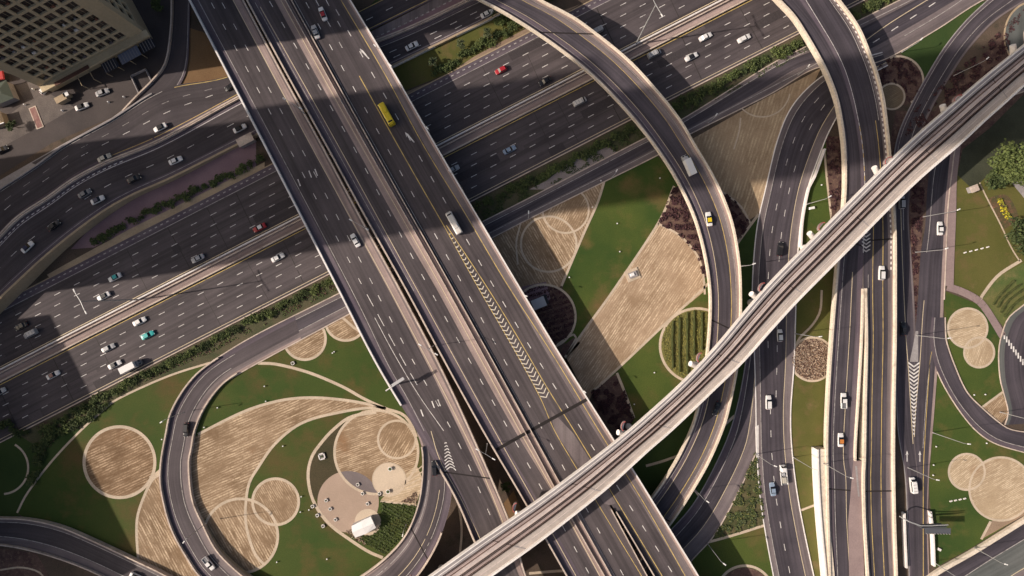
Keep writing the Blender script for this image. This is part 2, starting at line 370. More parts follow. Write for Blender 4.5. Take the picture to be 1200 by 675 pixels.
# half-round beds under the service road
disc('tilled_bed', 357, 397, 24, .05, bed(30, .7)); ringp('path', 357, 397, 24.5, 3)
disc('tilled_bed', 405, 375, 23.5, .052, bed(30, .7)); ringp('path', 405, 375, 24, 3, .092)
pathp([(399, 370), (415, 384), (428, 394), (440, 415), (450, 436), (462, 455)], 3)

# --- land north of the highway
poly('verge', [(-60, Y(-60, 356)), (-60, 300), (60, 262), (150, 215), (300, 135), (300, Y(300, 356))], .02, soil)
poly('pavement', [(83, 292), (120, 252), (160, 232), (215, 204), (300, 158), (300, 196), (214, 240), (150, 270), (110, 290)], .04, purppath)
poly('pavement', [(78, 309), (151, 269), (214, 238), (310, 190), (310, 200), (214, 250), (136, 289.5), (60, 328), (55, 322)], .06, conc_tan)
poly('verge', [(205, 84), (214, 30), (245, 40), (290, 90), (290, 104), (260, 92), (212, 118)], .03, sand_dk)
poly('lawn', [(450, 100), (460, 78), (520, 50), (600, 12), (640, 15), (600, 44), (560, 70), (520, 88), (470, 108)], .03, lawn_y)
poly('verge', [(470, 110), (520, 90), (556, 66), (600, 42), (660, 12), (680, 5), (600, 50), (479, 113)], .05, sand)
poly('lawn', [(430, 50), (440, 30), (480, 10), (520, -12), (560, -40), (470, -30), (410, 30)], .03, lawn_d)
# --- verge between highway and the service road
poly('verge', [(-60, Y(-60, 521)), (1130, Y(1130, 521)), (1100, -8), (960, 55), (800, 142), (600, 243), (300, 393), (248, 424), (196, 441), (88, 511), (30, 560), (-60, 560)], .02, mat('verge_green', (.055, .065, .03), .95, (.10, .085, .05), .12, fine=.3))
poly('verge', [(620, 222), (640, 212), (668, 190), (712, 172), (722, 178), (700, 192), (670, 208), (640, 222)], .04, mat('pale_ground', (.30, .26, .25), .95, (.25, .21, .2), .1))
# --- land east of the overpasses
poly('tilled_bed', [(560, 290), (600, 267), (708, 213), (683, 276), (658, 335), (640, 345), (600, 345)], .04, bed(-60, .9))
disc('tilled_bed', 643, 286, 32, .05, bed(-60, .8)); disc('tilled_bed', 663, 246, 26, .052, bed(60, .8))
ringp('path', 643, 286, 32.5, 2.4); ringp('path', 663, 246, 27, 2.2, .092)
pathp([(610, 262), (605, 285), (607, 310)], 2)
pathp([(708, 213), (700, 238), (683, 276), (658, 335)], 2.8)
poly('lawn', [(706, 213), (766, 178), (800, 215), (822, 270), (832, 345), (832, 400), (760, 520), (740, 545), (725, 500), (705, 420), (680, 420), (655, 395), (660, 332), (684, 276)], .03, lawn_m)
disc('flower_bed', 637, 371, 37, .05, purple_s); ringp('path', 637, 371, 37.5, 2.6)
poly('planting_bed', [(660, 405), (672, 396), (680, 402), (664, 420), (680, 450), (650, 430)], .05, purple_s)
pathp([(653, 404), (669, 393), (676, 394), (664, 416)], 2.2)
poly('flower_bed', [(789, 220), (771, 262), (796, 276), (816, 298), (824, 325), (835, 325), (800, 218)], .045, purple_s)
poly('tilled_bed', [(771, 262), (796.5, 276), (816.6, 298.5), (824, 321), (827, 340), (781, 378), (733.5, 423), (696, 458), (690, 470), (655, 425), (662, 419), (719, 340)], .05, bed(56, .8, (0.38, 0.27, 0.18), (0.29, 0.20, 0.125), (.66, .52, .37), False))
pathp([(790, 218), (771, 262), (719, 340), (690, 380), (662, 419)], 2.8)
pathp([(771, 262), (796.5, 276), (816.6, 298.5), (824, 321), (826, 345)], 2.4)
pathp([(830, 332), (819, 343), (781, 378), (733.5, 423), (697, 457)], 2.8)
poly('flower_bed', [(693, 458), (723.6, 437), (735, 465), (743, 490), (735, 505), (722, 508), (700, 480)], .05, purple_s)
pathp([(723, 437), (733, 462), (743, 490)], 3)
disc('hedge_bed', 817, 405, 43, .06, mat('hedge_ground', (.15, .15, .045), .95, (.19, .17, .06), .2, fine=.3)); ringp('path', 817, 405, 43.5, 3)
# upper right tan field
poly('tilled_bed', [(795, 172), (880, 124), (962, 80), (950, 105), (915, 160), (898, 220), (890, 250), (872, 262), (845, 222), (815, 180)], .04, bed(72, 1.2, (0.36, .26, .165), (.28, .20, .125), (.55, .43, .28)))
ringp('path', 893, 104, 33, 1.6, .085, a0=10, a1=170); pathp([(868, 138), (866, 155), (860, 175)], 1.8)
poly('flower_bed', [(835, 215), (862, 236), (879, 262), (863, 286), (850, 270)], .05, purple_s)
pathp([(840, 220), (867, 240.5), (879.6, 262)], 2.2)
pathp([(889, 251), (875, 270), (862, 288)], 3)
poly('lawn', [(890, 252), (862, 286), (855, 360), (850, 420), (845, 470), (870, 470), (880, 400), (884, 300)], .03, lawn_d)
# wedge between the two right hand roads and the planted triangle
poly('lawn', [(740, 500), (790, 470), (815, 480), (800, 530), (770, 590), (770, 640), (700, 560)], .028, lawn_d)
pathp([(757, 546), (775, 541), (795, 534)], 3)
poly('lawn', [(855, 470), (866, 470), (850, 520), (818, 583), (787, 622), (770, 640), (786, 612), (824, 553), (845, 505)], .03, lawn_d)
pathp([(813, 573), (822, 584)], 3); pathp([(848, 499), (861, 487)], 3)
poly('lawn', [(829, 635), (897, 616), (910, 680), (900, 740), (800, 740), (800, 660)], .03, lawn_m)
poly('planting_bed', [(886, 525), (866, 572), (845, 615), (829, 634), (897, 615), (892, 575)], .05, mat('ivy_ground', (.05, .06, .022), .95, (.12, .10, .05), .25, fine=.3))
pathp([(824, 637), (860, 627), (898, 615)], 3); ringp('path', 873, 696, 33, 3)
disc('flower_bed', 873, 696, 31, .055, purple_s)
# strip between the road and the tall ramp
poly('lawn', [(935, 300), (990, 280), (990, 200), (965, 150), (945, 200), (936, 260)], .03, lawn_m)
poly('lawn', [(925, 345), (1000, 290), (985, 700), (955, 700), (930, 560), (925, 450)], .03, lawn_y)
poly('flower_bed', [(968, 160), (990, 160), (992, 262), (974, 262), (970, 220)], .05, purple_s)
pathp([(966, 175), (969, 210), (973, 245), (975, 262)], 2.4)
pathp([(963, 340), (961, 365), (951, 382), (937, 396), (932, 408)], 2.6)
disc('tilled_bed', 952, 421, 25, .05, mat('dry_leaf_bed', (.20, .12, .08), .95, (.30, .21, .14), .6, (.45, .34, .24), fine=.3)); ringp('path', 952, 421, 25.5, 2.6)
pathp([(936, 599), (960, 590)], 2.6)
# top right land
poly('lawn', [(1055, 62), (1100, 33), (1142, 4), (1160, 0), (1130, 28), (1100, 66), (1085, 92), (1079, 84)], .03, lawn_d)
disc('flower_bed', 1053, 95, 29, .05, purple_s); ringp('path', 1053, 95, 29, 2.4, a0=-110, a1=60)
disc('tilled_bed', 1045, 113, 15, .06, bed(30, .6, (.2, .15, .09), (.17, .12, .08), (.28, .22, .14))); ringp('path', 1045, 113, 15, 2.2, .092)
poly('verge', [(1050, 130), (1095, 130), (1200, 10), (1240, 0), (1240, 120), (1090, 230), (1040, 180)], .025, purple_s)
poly('lawn', [(1118, 200), (1160, 160), (1300, 60), (1300, 330), (1200, 312), (1170, 326), (1149, 352), (1118, 338), (1119, 250)], .03, lawn_y)
poly('verge', [(1160, 150), (1128, 175), (1122, 205), (1140, 222), (1158, 205), (1200, 185), (1300, 150), (1300, 60), (1200, 110)], .04, mat('painted_shade_soil', (.035, .04, .025), .95, (.055, .06, .04), .1))  # shade around the right hand trees painted into the ground colour
pathp([(1148, 214), (1156, 231), (1173, 264), (1185, 290), (1195, 306)], 1.6)
poly('pavement', [(1200, 165), (1180, 190), (1186, 215), (1200, 232), (1260, 260), (1260, 130)], .06, conc_g)
pathp([(1197, 305), (1170, 322.6), (1152, 345), (1148, 353)], 3.6)
poly('hedge_bed', [(1150, 352), (1170, 324), (1200, 308), (1240, 300), (1240, 350), (1199, 359), (1182, 373), (1176, 383)], .045, mat('hedge_lawn', (.075, .11, .03), .95, (.13, .13, .045), .12, (.17, .15, .06), fine=.25))
poly('lawn', [(1105, 340), (1150, 358), (1172, 392), (1171, 440), (1180, 470), (1150, 479), (1120, 440), (1108, 400)], .03, lawn_m)
poly('lawn', [(1090, 415), (1100, 440), (1146, 507), (1210, 528), (1230, 590), (1200, 603), (1142, 640), (1095, 666), (1088, 560)], .03, lawn_m)
for x, y, r, z, a in ((1134, 384.5, 23, .05, 20), (1147.5, 413, 17.5, .06, 70), (1133, 553, 21, .05, 40), (1173, 573, 37, .06, 30)):
    disc('tilled_bed', x, y, r, z, bed(a, .6, (.42, .32, .21), (.34, .25, .16), (.66, .54, .39))); ringp('path', x, y, r, 2.6, .085+z/10)
poly('tilled_bed', [(1150, 478), (1174, 460), (1183, 484), (1172, 498)], .05, bed(50, .6)); pathp([(1150, 478), (1175, 459.5)], 2.6)
pathp([(1161, 611), (1150, 632)], 3); poly('verge', [(1160, 612), (1200, 590), (1240, 580), (1200, 604), (1150, 632)], .045, sand)
poly('verge', [(1060, 200), (1090, 196), (1082, 260), (1076, 340), (1073, 385), (1068, 300)], .04, purple_s)
# bottom left corner and dark ground under the bridges
poly('planting_bed', [(-20, 640), (43, 648), (60, 680), (-20, 690)], .04, purple_s); pathp([(0, 668), (25, 665), (48, 672), (55, 690)], 2)
ringp('path', 2, 548, 31, 2.4, .08, a0=-60, a1=85)
pathp([(537, 590), (541, 620), (538, 660)], 2.5); pathp([(620, 672), (660, 669), (680, 672)], 3)
poly('verge', [(590, 590), (602, 575), (612, 600), (600, 620)], .04, sand_dk)

# ------------------------------------------------------------------ ground roads
def ground_road(name, L, Rr, z, bands, extra=None, kerbs=(1, 1), krange=((0, 1), (0, 1)), kh=0.14, kw=0.35, km=None, ext=(25, 25), n=None):
    rb = Ribbon(L, Rr, z, n=n, ext=ext); mb = MB()
    for a, b, m in bands: rb.strip(mb, a, b, m)
    if extra: extra(rb, mb)
    o = tag(mb.build(name), kind='structure')
    for sd in (0, 1):
        if kerbs[sd]:
            k = MB(); rb.wall(k, sd, kw, kh, km or conc, *krange[sd], off=-kw); tag(k.build('kerb', o))
    return rb
def hw(y0a, y0b, x0=-420, x1=1500): return [(x0, Y(x0, y0a)), (x1, Y(x1, y0a))], [(x0, Y(x0, y0b)), (x1, Y(x1, y0b))]
# highway, northern carriageway then southern
def mk_n(rb, mb):
    for y0 in (378.7, 391.5, 404.3, 417.1): pline(mb, [(-420, Y(-420, y0)), (1400, Y(1400, y0))], paint_w, .19, .165, (2.3, 5.4, 1.2))
    pline(mb, [(-420, Y(-420, 366)), (1400, Y(1400, 366))], paint_f, .2, .155)
    pline(mb, [(-420, Y(-420, 430)), (1400, Y(1400, 430))], paint_c, .25, .155)
    pline(mb, [(-420, Y(-420, 360)), (1400, Y(1400, 360))], paint_f, .34, .157, (.95, 1.3))
L_, R_ = hw(356, 432); HN = ground_road('highway', L_, R_, .14, [(0, .13, sh_dark), (.13, 1, asphalt_w)], mk_n, n=60, ext=(0, 0), km=conc_tan)
def mk_s(rb, mb):
    for y0 in (464.3, 477.3, 490.3, 503.3): pline(mb, [(-420, Y(-420, y0)), (1400, Y(1400, y0))], paint_w, .19, .165, (2.3, 5.4, 3.9))
    pline(mb, [(-420, Y(-420, 451)), (1400, Y(1400, 451))], paint_y, .28, .155)
    pline(mb, [(-420, Y(-420, 515)), (1400, Y(1400, 515))], paint_c, .2, .155)
L_, R_ = hw(448, 518); HS = ground_road('highway', L_, R_, .14, [(0, 1, asphalt_w)], mk_s, n=60, ext=(0, 0), km=conc)
# seams and repair patches in the highway surface
rp = random.Random(4); seam = mat('tar_seam', (.045, .038, .037), .8, fine=.3); patch_d = mat('asphalt_patch_dark', (.052, .044, .047), .85, fine=.25); patch_l = mat('asphalt_patch_pale', (.092, .077, .080), .85, fine=.2)
mb = MB()
for x in list(range(-40, 1000, 47)):
    for ya, yb in ((367, 429), (452, 514)):
        xx = x+rp.uniform(-14, 14); s_ = (yb-ya)*.40
        if rp.random() < .75: pline(mb, [(xx, Y(xx, ya)), (xx+s_+rp.uniform(-3, 3), Y(xx+s_, yb))], seam, rp.uniform(.16, .4), .150)
for _ in range(26):
    x = rp.uniform(0, 950); ya = rp.choice((367, 379, 392, 404, 417, 452, 465, 478, 490, 503)); ln = rp.uniform(8, 60); wd = rp.choice((5, 11.5, 11.5))
    mb.up([P(x, Y(x, ya+.8), .147+.0004*_), P(x+ln, Y(x+ln, ya+.8), .147+.0004*_), P(x+ln+wd*.4, Y(x+ln+wd*.4, ya+wd), .147+.0004*_), P(x+wd*.4, Y(x+wd*.4, ya+wd), .147+.0004*_)], patch_d if rp.random() < .6 else patch_l)
tag(mb.build('road_patches'), kind='structure')
# median: paved strip with two low concrete barriers
L_, R_ = hw(432, 448); MD = Ribbon(L_, R_, .2, n=60, ext=(0, 0)); mb = MB(); MD.strip(mb, 0, 1, sh_pink); tag(mb.build('median_strip'), kind='structure')
for u, w_ in ((.06, .45), (.34, .35), (.97, .4)):
    k = MB(); MD.wall(k, 0, w_, .85, conc_w if u < .2 else conc, off=u*4.25); tag(k.build('median_barrier'), {.06: 'long low pale barrier on the northern rim of the highway median', .34: 'long low barrier running along the middle of the paved highway median', .97: 'long low barrier beside the yellow line of the southern highway lanes'}[u], 'barrier')
# service road south of the highway, S
SL = [(250, 423), (300, 393), (396, 345), (600, 243), (741, 170), (800, 140), (900, 78), (945, 55), (1056, 0), (1120, -32)]
SR = [(262, 448), (300, 426), (408, 368), (600, 266), (771, 181), (802, 160), (900, 111), (960, 78), (1026, 73), (1091, 38), (1142, 5), (1190, -20)]
def mk_srv(rb, mb):
    pline(mb, [(260, 421), (300, 398), (396, 350), (600, 248), (741, 175), (800, 144), (900, 83), (945, 60), (1056, 6), (1120, -27)], paint_f, .2, .175)
    pline(mb, [(275, 428), (300, 414), (400, 362), (600, 260), (760, 180), (802, 155), (900, 104), (958, 74)], paint_f, .2, .175)
    pline(mb, [(1000, 58), (1040, 29), (1085, 1), (1130, -25)], paint_c, .25, .175)
    pline(mb, [(1060, 42), (1100, 18), (1130, -2)], paint_f, .2, .175)
    pline(mb, [(1020, 52), (1110, -6)], paint_w, .3, .175, (2.8, 5, 1))
ground_road('service_road', SL, SR, .16, [(0, .17, sh_mid), (.17, .66, asphalt_b), (.66, 1, sh_mid)], mk_srv, ext=(0, 25))
# J: three lane road on the right, from under the tall ramp to the bottom
JL = [(1034, 62), (1000, 72), (962, 91), (930, 123), (912, 163), (898, 220), (887, 271), (882, 340), (884, 400), (886, 460), (887, 520), (888, 540), (891, 581), (898.5, 630), (907, 675)]
JR = [(1040, 76), (1012, 92), (990, 120), (974, 148), (964, 170), (946, 220), (938, 258), (934, 300), (932, 355), (930, 423), (926, 480), (927, 523), (933, 575), (942, 624), (953, 675)]
def mk_j(rb, mb):
    rb.uline(mb, .13, paint_f, .22); rb.uline(mb, .80, paint_c, .22)
    rb.uline(mb, .35, paint_w, .18, .05, .55, (2.4, 5.6)); rb.uline(mb, .58, paint_w, .18, .05, .62, (2.4, 5.6)); rb.uline(mb, .42, paint_w, .22, .62, 1, (2.4, 5.6))
ground_road('slip_road', JL, JR, .20, [(0, .13, sh_mid), (.13, .80, asphalt_b), (.80, 1, sh_mid)], mk_j, ext=(0, 25), km=conc_w)
J2L = [(882, 345), (880, 380), (874.6, 423), (864.5, 476), (849, 523), (817.5, 584), (786, 622), (740, 668), (690, 712)]
J2R = [(893, 345), (895, 400), (892, 450), (890, 500), (885, 531), (866.7, 572.5), (838, 624.5), (813, 653), (770, 700), (730, 740)]
def mk_j2(rb, mb): rb.uline(mb, .22, paint_f, .22); rb.uline(mb, .62, paint_c, .22)
ground_road('slip_road', J2L, J2R, .18, [(0, .22, sh_dark), (.22, .62, asphalt_b), (.62, 1, sh_mid)], mk_j2, kerbs=(1, 0), ext=(0, 30), km=conc_g)
k = MB(); rb = Ribbon(J2R[4:], [(x+3, y+1) for x, y in J2R[4:]], .18, ext=(0, 30)); rb.wall(k, 0, .35, .14, conc); tag(k.build('kerb'), kind='structure')
poly('gore', [(885, 500), (889, 498), (889, 540), (886, 532)], .23, conc_w)
# R3 / K1
R3L = [(1164, -5), (1133, 24), (1107, 56), (1086.7, 89), (1070, 120), (1056, 150), (1049, 177), (1047, 210), (1048, 260), (1049, 340), (1049, 400), (1050, 440), (1053, 505), (1061, 555), (1064, 610), (1066, 675)]
R3R = [(1206, -1), (1167, 24), (1135, 58), (1114.7, 88), (1096, 120), (1082, 150), (1073, 180), (1068, 210), (1065, 253), (1068, 300), (1071, 345), (1073, 385), (1074, 440), (1072, 505), (1076, 555), (1077, 610), (1078, 675)]
def mk_r3(rb, mb):
    rb.uline(mb, .12, paint_f, .22, 0, .45); rb.uline(mb, .62, paint_f, .22, 0, .45)
    pline(mb, [(1055, 222), (1057, 290), (1059.5, 350), (1062, 400), (1064, 425), (1069, 505), (1070, 520)], paint_c, .22, .213)
ground_road('link_road', R3L, R3R, .20, [(0, .14, sh_dark), (.14, .62, asphalt_b), (.62, .9, asphalt_b), (.9, 1, sh_mid)], mk_r3, kerbs=(1, 0), km=conc_g)
K2L = [(1190, 90), (1150, 105), (1115, 135), (1098, 165), (1088, 208), (1084, 266), (1079, 296), (1076, 345), (1073, 385), (1072, 420), (1071, 505), (1075, 555), (1075.5, 610), (1077, 675)]
K2R = [(1196, 108), (1160, 122), (1135, 145), (1120, 170), (1115, 200), (1110, 245), (1108, 296), (1106, 345), (1105, 375), (1100, 420), (1093, 505), (1089, 555), (1087.6, 610), (1089, 675)]
def mk_k2(rb, mb):
    pline(mb, [(1100, 180), (1094, 210), (1089, 270), (1086, 296)], paint_f, .2, .233)
    pline(mb, [(1083, 352), (1081, 375), (1078, 425), (1073, 480), (1071.5, 512)], paint_c, .22, .233)
    pline(mb, [(1094, 405), (1090, 423), (1086.5, 471), (1083.6, 520), (1082, 560), (1082, 675)], paint_y, .22, .233)
    pline(mb, [(1091.5, 415), (1088, 440), (1084.5, 480), (1081.6, 525)], paint_f, .18, .233)
    y = 425.0
    while y < 508:
        t = (y-425)/83; xc = 1071+t*.0; hwid = 5.6*(1-t)+.9
        for s_ in (-1, 1):
            a = (xc+s_*hwid, y); b = (xc, y+hwid*.75)
            q = [P(a[0], a[1]-1.0, .235), P(a[0], a[1]+1.0, .235), P(b[0], b[1]+1.0, .235), P(b[0], b[1]-1.0, .235)]
            mb.up(q, paint_w)
        y += 4.6
    for x_ in (1063, 1078):
        mb.up([P(x_-.5, 532, .235), P(x_+.5, 532, .235), P(x_+.5, 541, .235), P(x_-.5, 541, .235)], paint_w)
        mb.up([P(x_-1.6, 533, .235), P(x_+1.6, 533, .235), P(x_, 528, .235)], paint_w)
ground_road('link_road', K2L, K2R, .22, [(0, .7, asphalt_b), (.7, .88, asphalt_b), (.88, 1, sh_pink)], mk_k2, kerbs=(0, 1), krange=((0, 1), (0, .47)), ext=(40, 25))
poly('gore', [(1073, 388), (1076, 388), (1076, 424), (1066, 424), (1070, 405)], .226, conc_g)
K3L = [(1092, 372), (1090, 395), (1093, 418), (1098.7, 435.6), (1111, 460), (1129, 487), (1146.7, 506.7), (1168, 520), (1205, 531)]
K3R = [(1107, 372), (1107.5, 390), (1109, 402), (1118, 428), (1132, 458.7), (1150, 478), (1171, 496), (1185, 504), (1210, 508)]
ground_road('loop_road', K3L, K3R, .24, [(0, .22, sh_dark), (.22, 1, asphalt_b)], lambda rb, mb: rb.uline(mb, .24, paint_f, .2), krange=((.3, 1), (0, 1)), ext=(0, 40))
K4L = [(1206, 352), (1199.6, 358), (1182, 373), (1174, 394), (1171.5, 405), (1170.7, 421), (1172.5, 444), (1177, 462), (1182, 483), (1178, 498)]
K4R = [(1262, 360), (1255, 370), (1240, 385), (1230, 400), (1225, 410), (1223, 425), (1222, 444), (1222, 462), (1220, 480), (1210, 496)]
def mk_k4(rb, mb):
    for i in range(9):
        x, y = 1177+i*2.7, 394+i*3.8; mb.up([P(x-.8, y-3.4, .262), P(x+.9, y-3.4, .262), P(x+.9, y+3.4, .262), P(x-.8, y+3.4, .262)], paint_w)
ground_road('roundabout_road', K4L, K4R, .25, [(0, .12, asphalt_g), (.12, 1, asphalt_b)], mk_k4, kerbs=(1, 0), ext=(20, 0))
mb = MB(); pline(mb, [(1121, 165), (1116, 210), (1115, 250), (1113, 300), (1112, 335)], pinkpath, 3.3, .26); pline(mb, [(1110, 336), (1128, 342), (1147.5, 353), (1160.5, 370), (1175, 394)], pinkpath, 2.6, .262); tag(mb.build('pavement'), kind='structure')
# ring road top right
mb = MB()
for i in range(60):
    t0, t1 = 2*math.pi*i/60, 2*math.pi*(i+1)/60
    for ra, rb_, m, z in ((13, 34, asphalt_g, .26), (11, 13, conc, .3), (34, 36, conc_tan, .3)):
        mb.up([P(1212+r*math.cos(t), 42+r*1.15*math.sin(t), z) for r, t in ((ra, t0), (rb_, t0), (rb_, t1), (ra, t1))], m)
tag(mb.build('roundabout'), kind='structure'); disc('planting_bed', 1212, 42, 11, .1, sand_dk)
# lower right sunken road and its wall
def mk_c(rb, mb): rb.uline(mb, .32, paint_f, .25); rb.uline(mb, .83, paint_c, .3)
CR = ground_road('lower_road', [(1080, 684), (1101.5, 669), (1142, 646), (1200, 610), (1260, 574)], [(1150, 720), (1173, 700), (1195, 680), (1240, 655), (1290, 625)], .16, [(0, .32, asphalt_b), (.32, .85, asphalt_g), (.85, 1, sh_mid)], mk_c, kerbs=(0, 1))
k = MB(); CR.wall(k, 0, 1.4, 1.1, conc_y, off=-1.3); tag(k.build('retaining_wall'), 'cream wall between the green lawn and the lower right corner road', 'wall')
# bottom left road
def mk_b(rb, mb): rb.uline(mb, .16, paint_f, .2); rb.uline(mb, .72, paint_f, .22)
BL = ground_road('access_road', [(-60, 606), (0, 607), (34.7, 608.6), (72, 617), (110, 633), (159, 656), (196, 674), (240, 700)], [(-60, 634), (0, 637), (43, 645), (87, 659), (124, 675), (160, 694), (190, 712), (215, 730)], .8, [(0, .16, sh_mid), (.16, .72, asphalt), (.72, 1, sh_mid)], mk_b, kerbs=(0, 0))
k = MB(); BL.wall(k, 0, .45, .9, conc, off=-.3, base=-.8); tag(k.build('road_wall'), 'low pale wall along the lawn side of the curved road at the bottom left', 'wall')
k = MB(); BL.wall(k, 1, .4, .9, conc, off=-.3, base=-.8); tag(k.build('road_wall'), 'low pale wall on the lower side of the curved road in the bottom left corner', 'wall')

# --- the two carriageways curving in from the left, L1 and L2, on low embankments
L1L = [(0, 223), (40, 197), (78, 170), (131, 141), (176, 112), (206, 100), (267, 89), (330, 58), (440, 3), (520, -38)]
L1R = [(0, 276), (25, 251), (60, 228), (88, 208), (126, 188), (176, 168), (214, 149), (279.6, 112), (350, 77), (455, 25), (535, -14)]
ZL = [(0, 5.5), (.18, 3.6), (.34, 1.6), (.45, .75), (.62, .35), (1, .35)]
def mk_l1(rb, mb):
    rb.uline(mb, .04, paint_f, .2, 0, .4); rb.uline(mb, .92, paint_y, .22, .3, 1); rb.uline(mb, .52, paint_w, .2, .05, 1, (2.6, 5.2)); rb.uline(mb, .04, paint_y, .22, .42, 1)
    rb.uline(mb, .3, paint_f, .16, .05, .5, (2.6, 5.2))
ground_road('expressway', L1L, L1R, [(0, 5.3), (.18, 3.4), (.34, 1.4), (.45, .6), (.62, .33), (1, .33)], [(0, .9, asphalt), (.9, 1, sh_dark)], mk_l1, kerbs=(0, 0))
L2L = [(0, 281), (25, 256), (60, 233), (88, 213), (126, 193), (176, 173), (214, 154), (279, 118), (350, 82), (444, 50), (493, 30), (541, 7), (610, -25)]
L2R = [(-5, 355), (15, 336), (50, 303.5), (83, 276), (121, 248), (156, 228), (201.5, 208), (277, 170), (350, 133), (460, 77), (518.7, 49), (585, 16), (640, -12)]
def mk_l2(rb, mb):
    rb.uline(mb, .10, paint_w, .2, 0, .62); rb.uline(mb, .17, paint_f, .2, .62, 1); rb.uline(mb, .88, paint_f, .18); rb.uline(mb, .47, paint_w, .22, .03, .6, (2.6, 5.2)); rb.uline(mb, .50, paint_w, .2, .6, 1, (2.6, 5.2)); rb.uline(mb, .74, paint_w, .2, .6, 1, (2.6, 5.2))
    rb.uline(mb, .06, paint_w, .35, .0, .3, (1.1, 1.0))
rbl2 = ground_road('expressway', L2L, L2R, ZL, [(0, .12, sh_dark), (.12, .84, asphalt), (.84, 1, sh_dark)], mk_l2, kerbs=(0, 0))
k = MB(); rbl2.wall(k, 1, .7, .9, conc_tan, off=-.6, base=-6.2); tag(k.build('retaining_wall'), 'tan embankment wall under the dark curving expressway on the left', 'wall')
k = MB(); rbl2.wall(k, 0, .5, .95, conc, off=-1.1, base=-.4); tag(k.build('divider_wall'), 'pale divider wall on the upper side between the two curving expressway carriageways', 'barrier')
k = MB(); rbl2.wall(k, 0, .35, .9, conc, off=-.4, base=-.4); tag(k.build('divider_wall'), 'pinkish divider wall on the lower side between the two curving expressway carriageways', 'barrier')
# side walls of the embankment
rbl1 = Ribbon(L1L, L1R, [(0, 5.3), (.18, 3.4), (.34, 1.4), (.45, .6), (.62, .33), (1, .33)])
k = MB(); rbl1.wall(k, 0, .5, .5, conc_g, 0, .36, off=-.4, base=-6.0); tag(k.build('edge_wall'), 'long grey kerb wall along the upper rim of the curving expressway', 'wall')
# north strip bands
pb = MB(); pline(pb, [(425, 48), (440, 40), (480, 20), (520, -1), (580, -32)], sh_mid, 3.0, .42); pline(pb, [(440, 47), (480, 28), (520, 8), (560, -12)], purppath, 3.0, .40)
pline(pb, [(440, 44), (480, 25), (520, 5), (560, -15)], paint_f, .4, .43, (1.1, 1.1)); tag(pb.build('pavement'), kind='structure')
k = MB(); rbx = Ribbon([(440, 87), (460, 77.7), (518.7, 49), (585, 16.6), (640, -12)], [(441, 89), (461, 80), (519.7, 51), (586, 19), (641, -10)], .3); rbx.wall(k, 0, .6, .9, conc_w, base=-.3); tag(k.build('barrier_wall'), 'pale barrier wall above the small lawn with bushes near the top', 'barrier')
# L0 feeder ramp and local street beside the tower
def mk_l0(rb, mb): rb.uline(mb, .9, paint_f, .2)
ground_road('feeder_road', [(203, -10), (202, 33), (196, 73), (182, 93), (162, 113), (145, 130), (110, 150)], [(223, -10), (222, 38), (220, 75), (212, 98), (195, 120), (172, 138), (130, 160)], [(0, .35), (.6, .4), (1, .95)], [(0, .86, asphalt), (.86, 1, sh_dark)], mk_l0, kerbs=(0, 0))
k = MB(); r0 = Ribbon([(202, -10), (201, 33), (195, 73), (181, 93), (161, 113), (145, 130)], [(204, -10), (203, 33), (197, 73), (183, 94), (163, 115), (147, 132)], .3, ext=(25, 0)); r0.wall(k, 0, .5, 1.0, conc, base=-.3); tag(k.build('ramp_wall'), 'thin pale curved wall between the feeder road and the tower forecourt', 'wall')
poly('forecourt', [(-60, 212), (0, 206), (60, 168), (130, 138), (162, 113), (182, 92), (199, 60), (199, -60), (100, -60), (-60, 20)], .03, mat('forecourt_asphalt', (.052, .043, .043), .85, (.075, .062, .060), .06, fine=.15))
poly('pavement', [(-60, 240), (0, 211), (75, 168), (131, 138), (165, 113), (170, 116), (135, 143), (78, 174), (0, 222), (-60, 262)], .35, conc_g)
poly('pavement', [(18, 100), (40, 95), (62, 112), (88, 126), (55, 145), (25, 160), (-20, 185), (-20, 150), (10, 135), (30, 120)], .06, mat('forecourt_paving', (.10, .085, .08), .9, (.14, .12, .11), .2, fine=.25))
def chev(mb, pts, z, wpx, mcol):
    for a, b, c in pts: pline(mb, [a, b], mcol, wpx*MPP, z); pline(mb, [b, c], mcol, wpx*MPP, z)
mb = MB()
for i in range(6):
    x, y = 187+i*2.8, 132-i*2.4; wv = 1.5+i*.55; pline(mb, [(x-wv, y-wv*.9), (x+1.2, y-.2), (x+wv*.3, y+wv*1.1)], paint_w, .35, .9, n=4)
tag(mb.build('chevron_marking'), kind='structure')
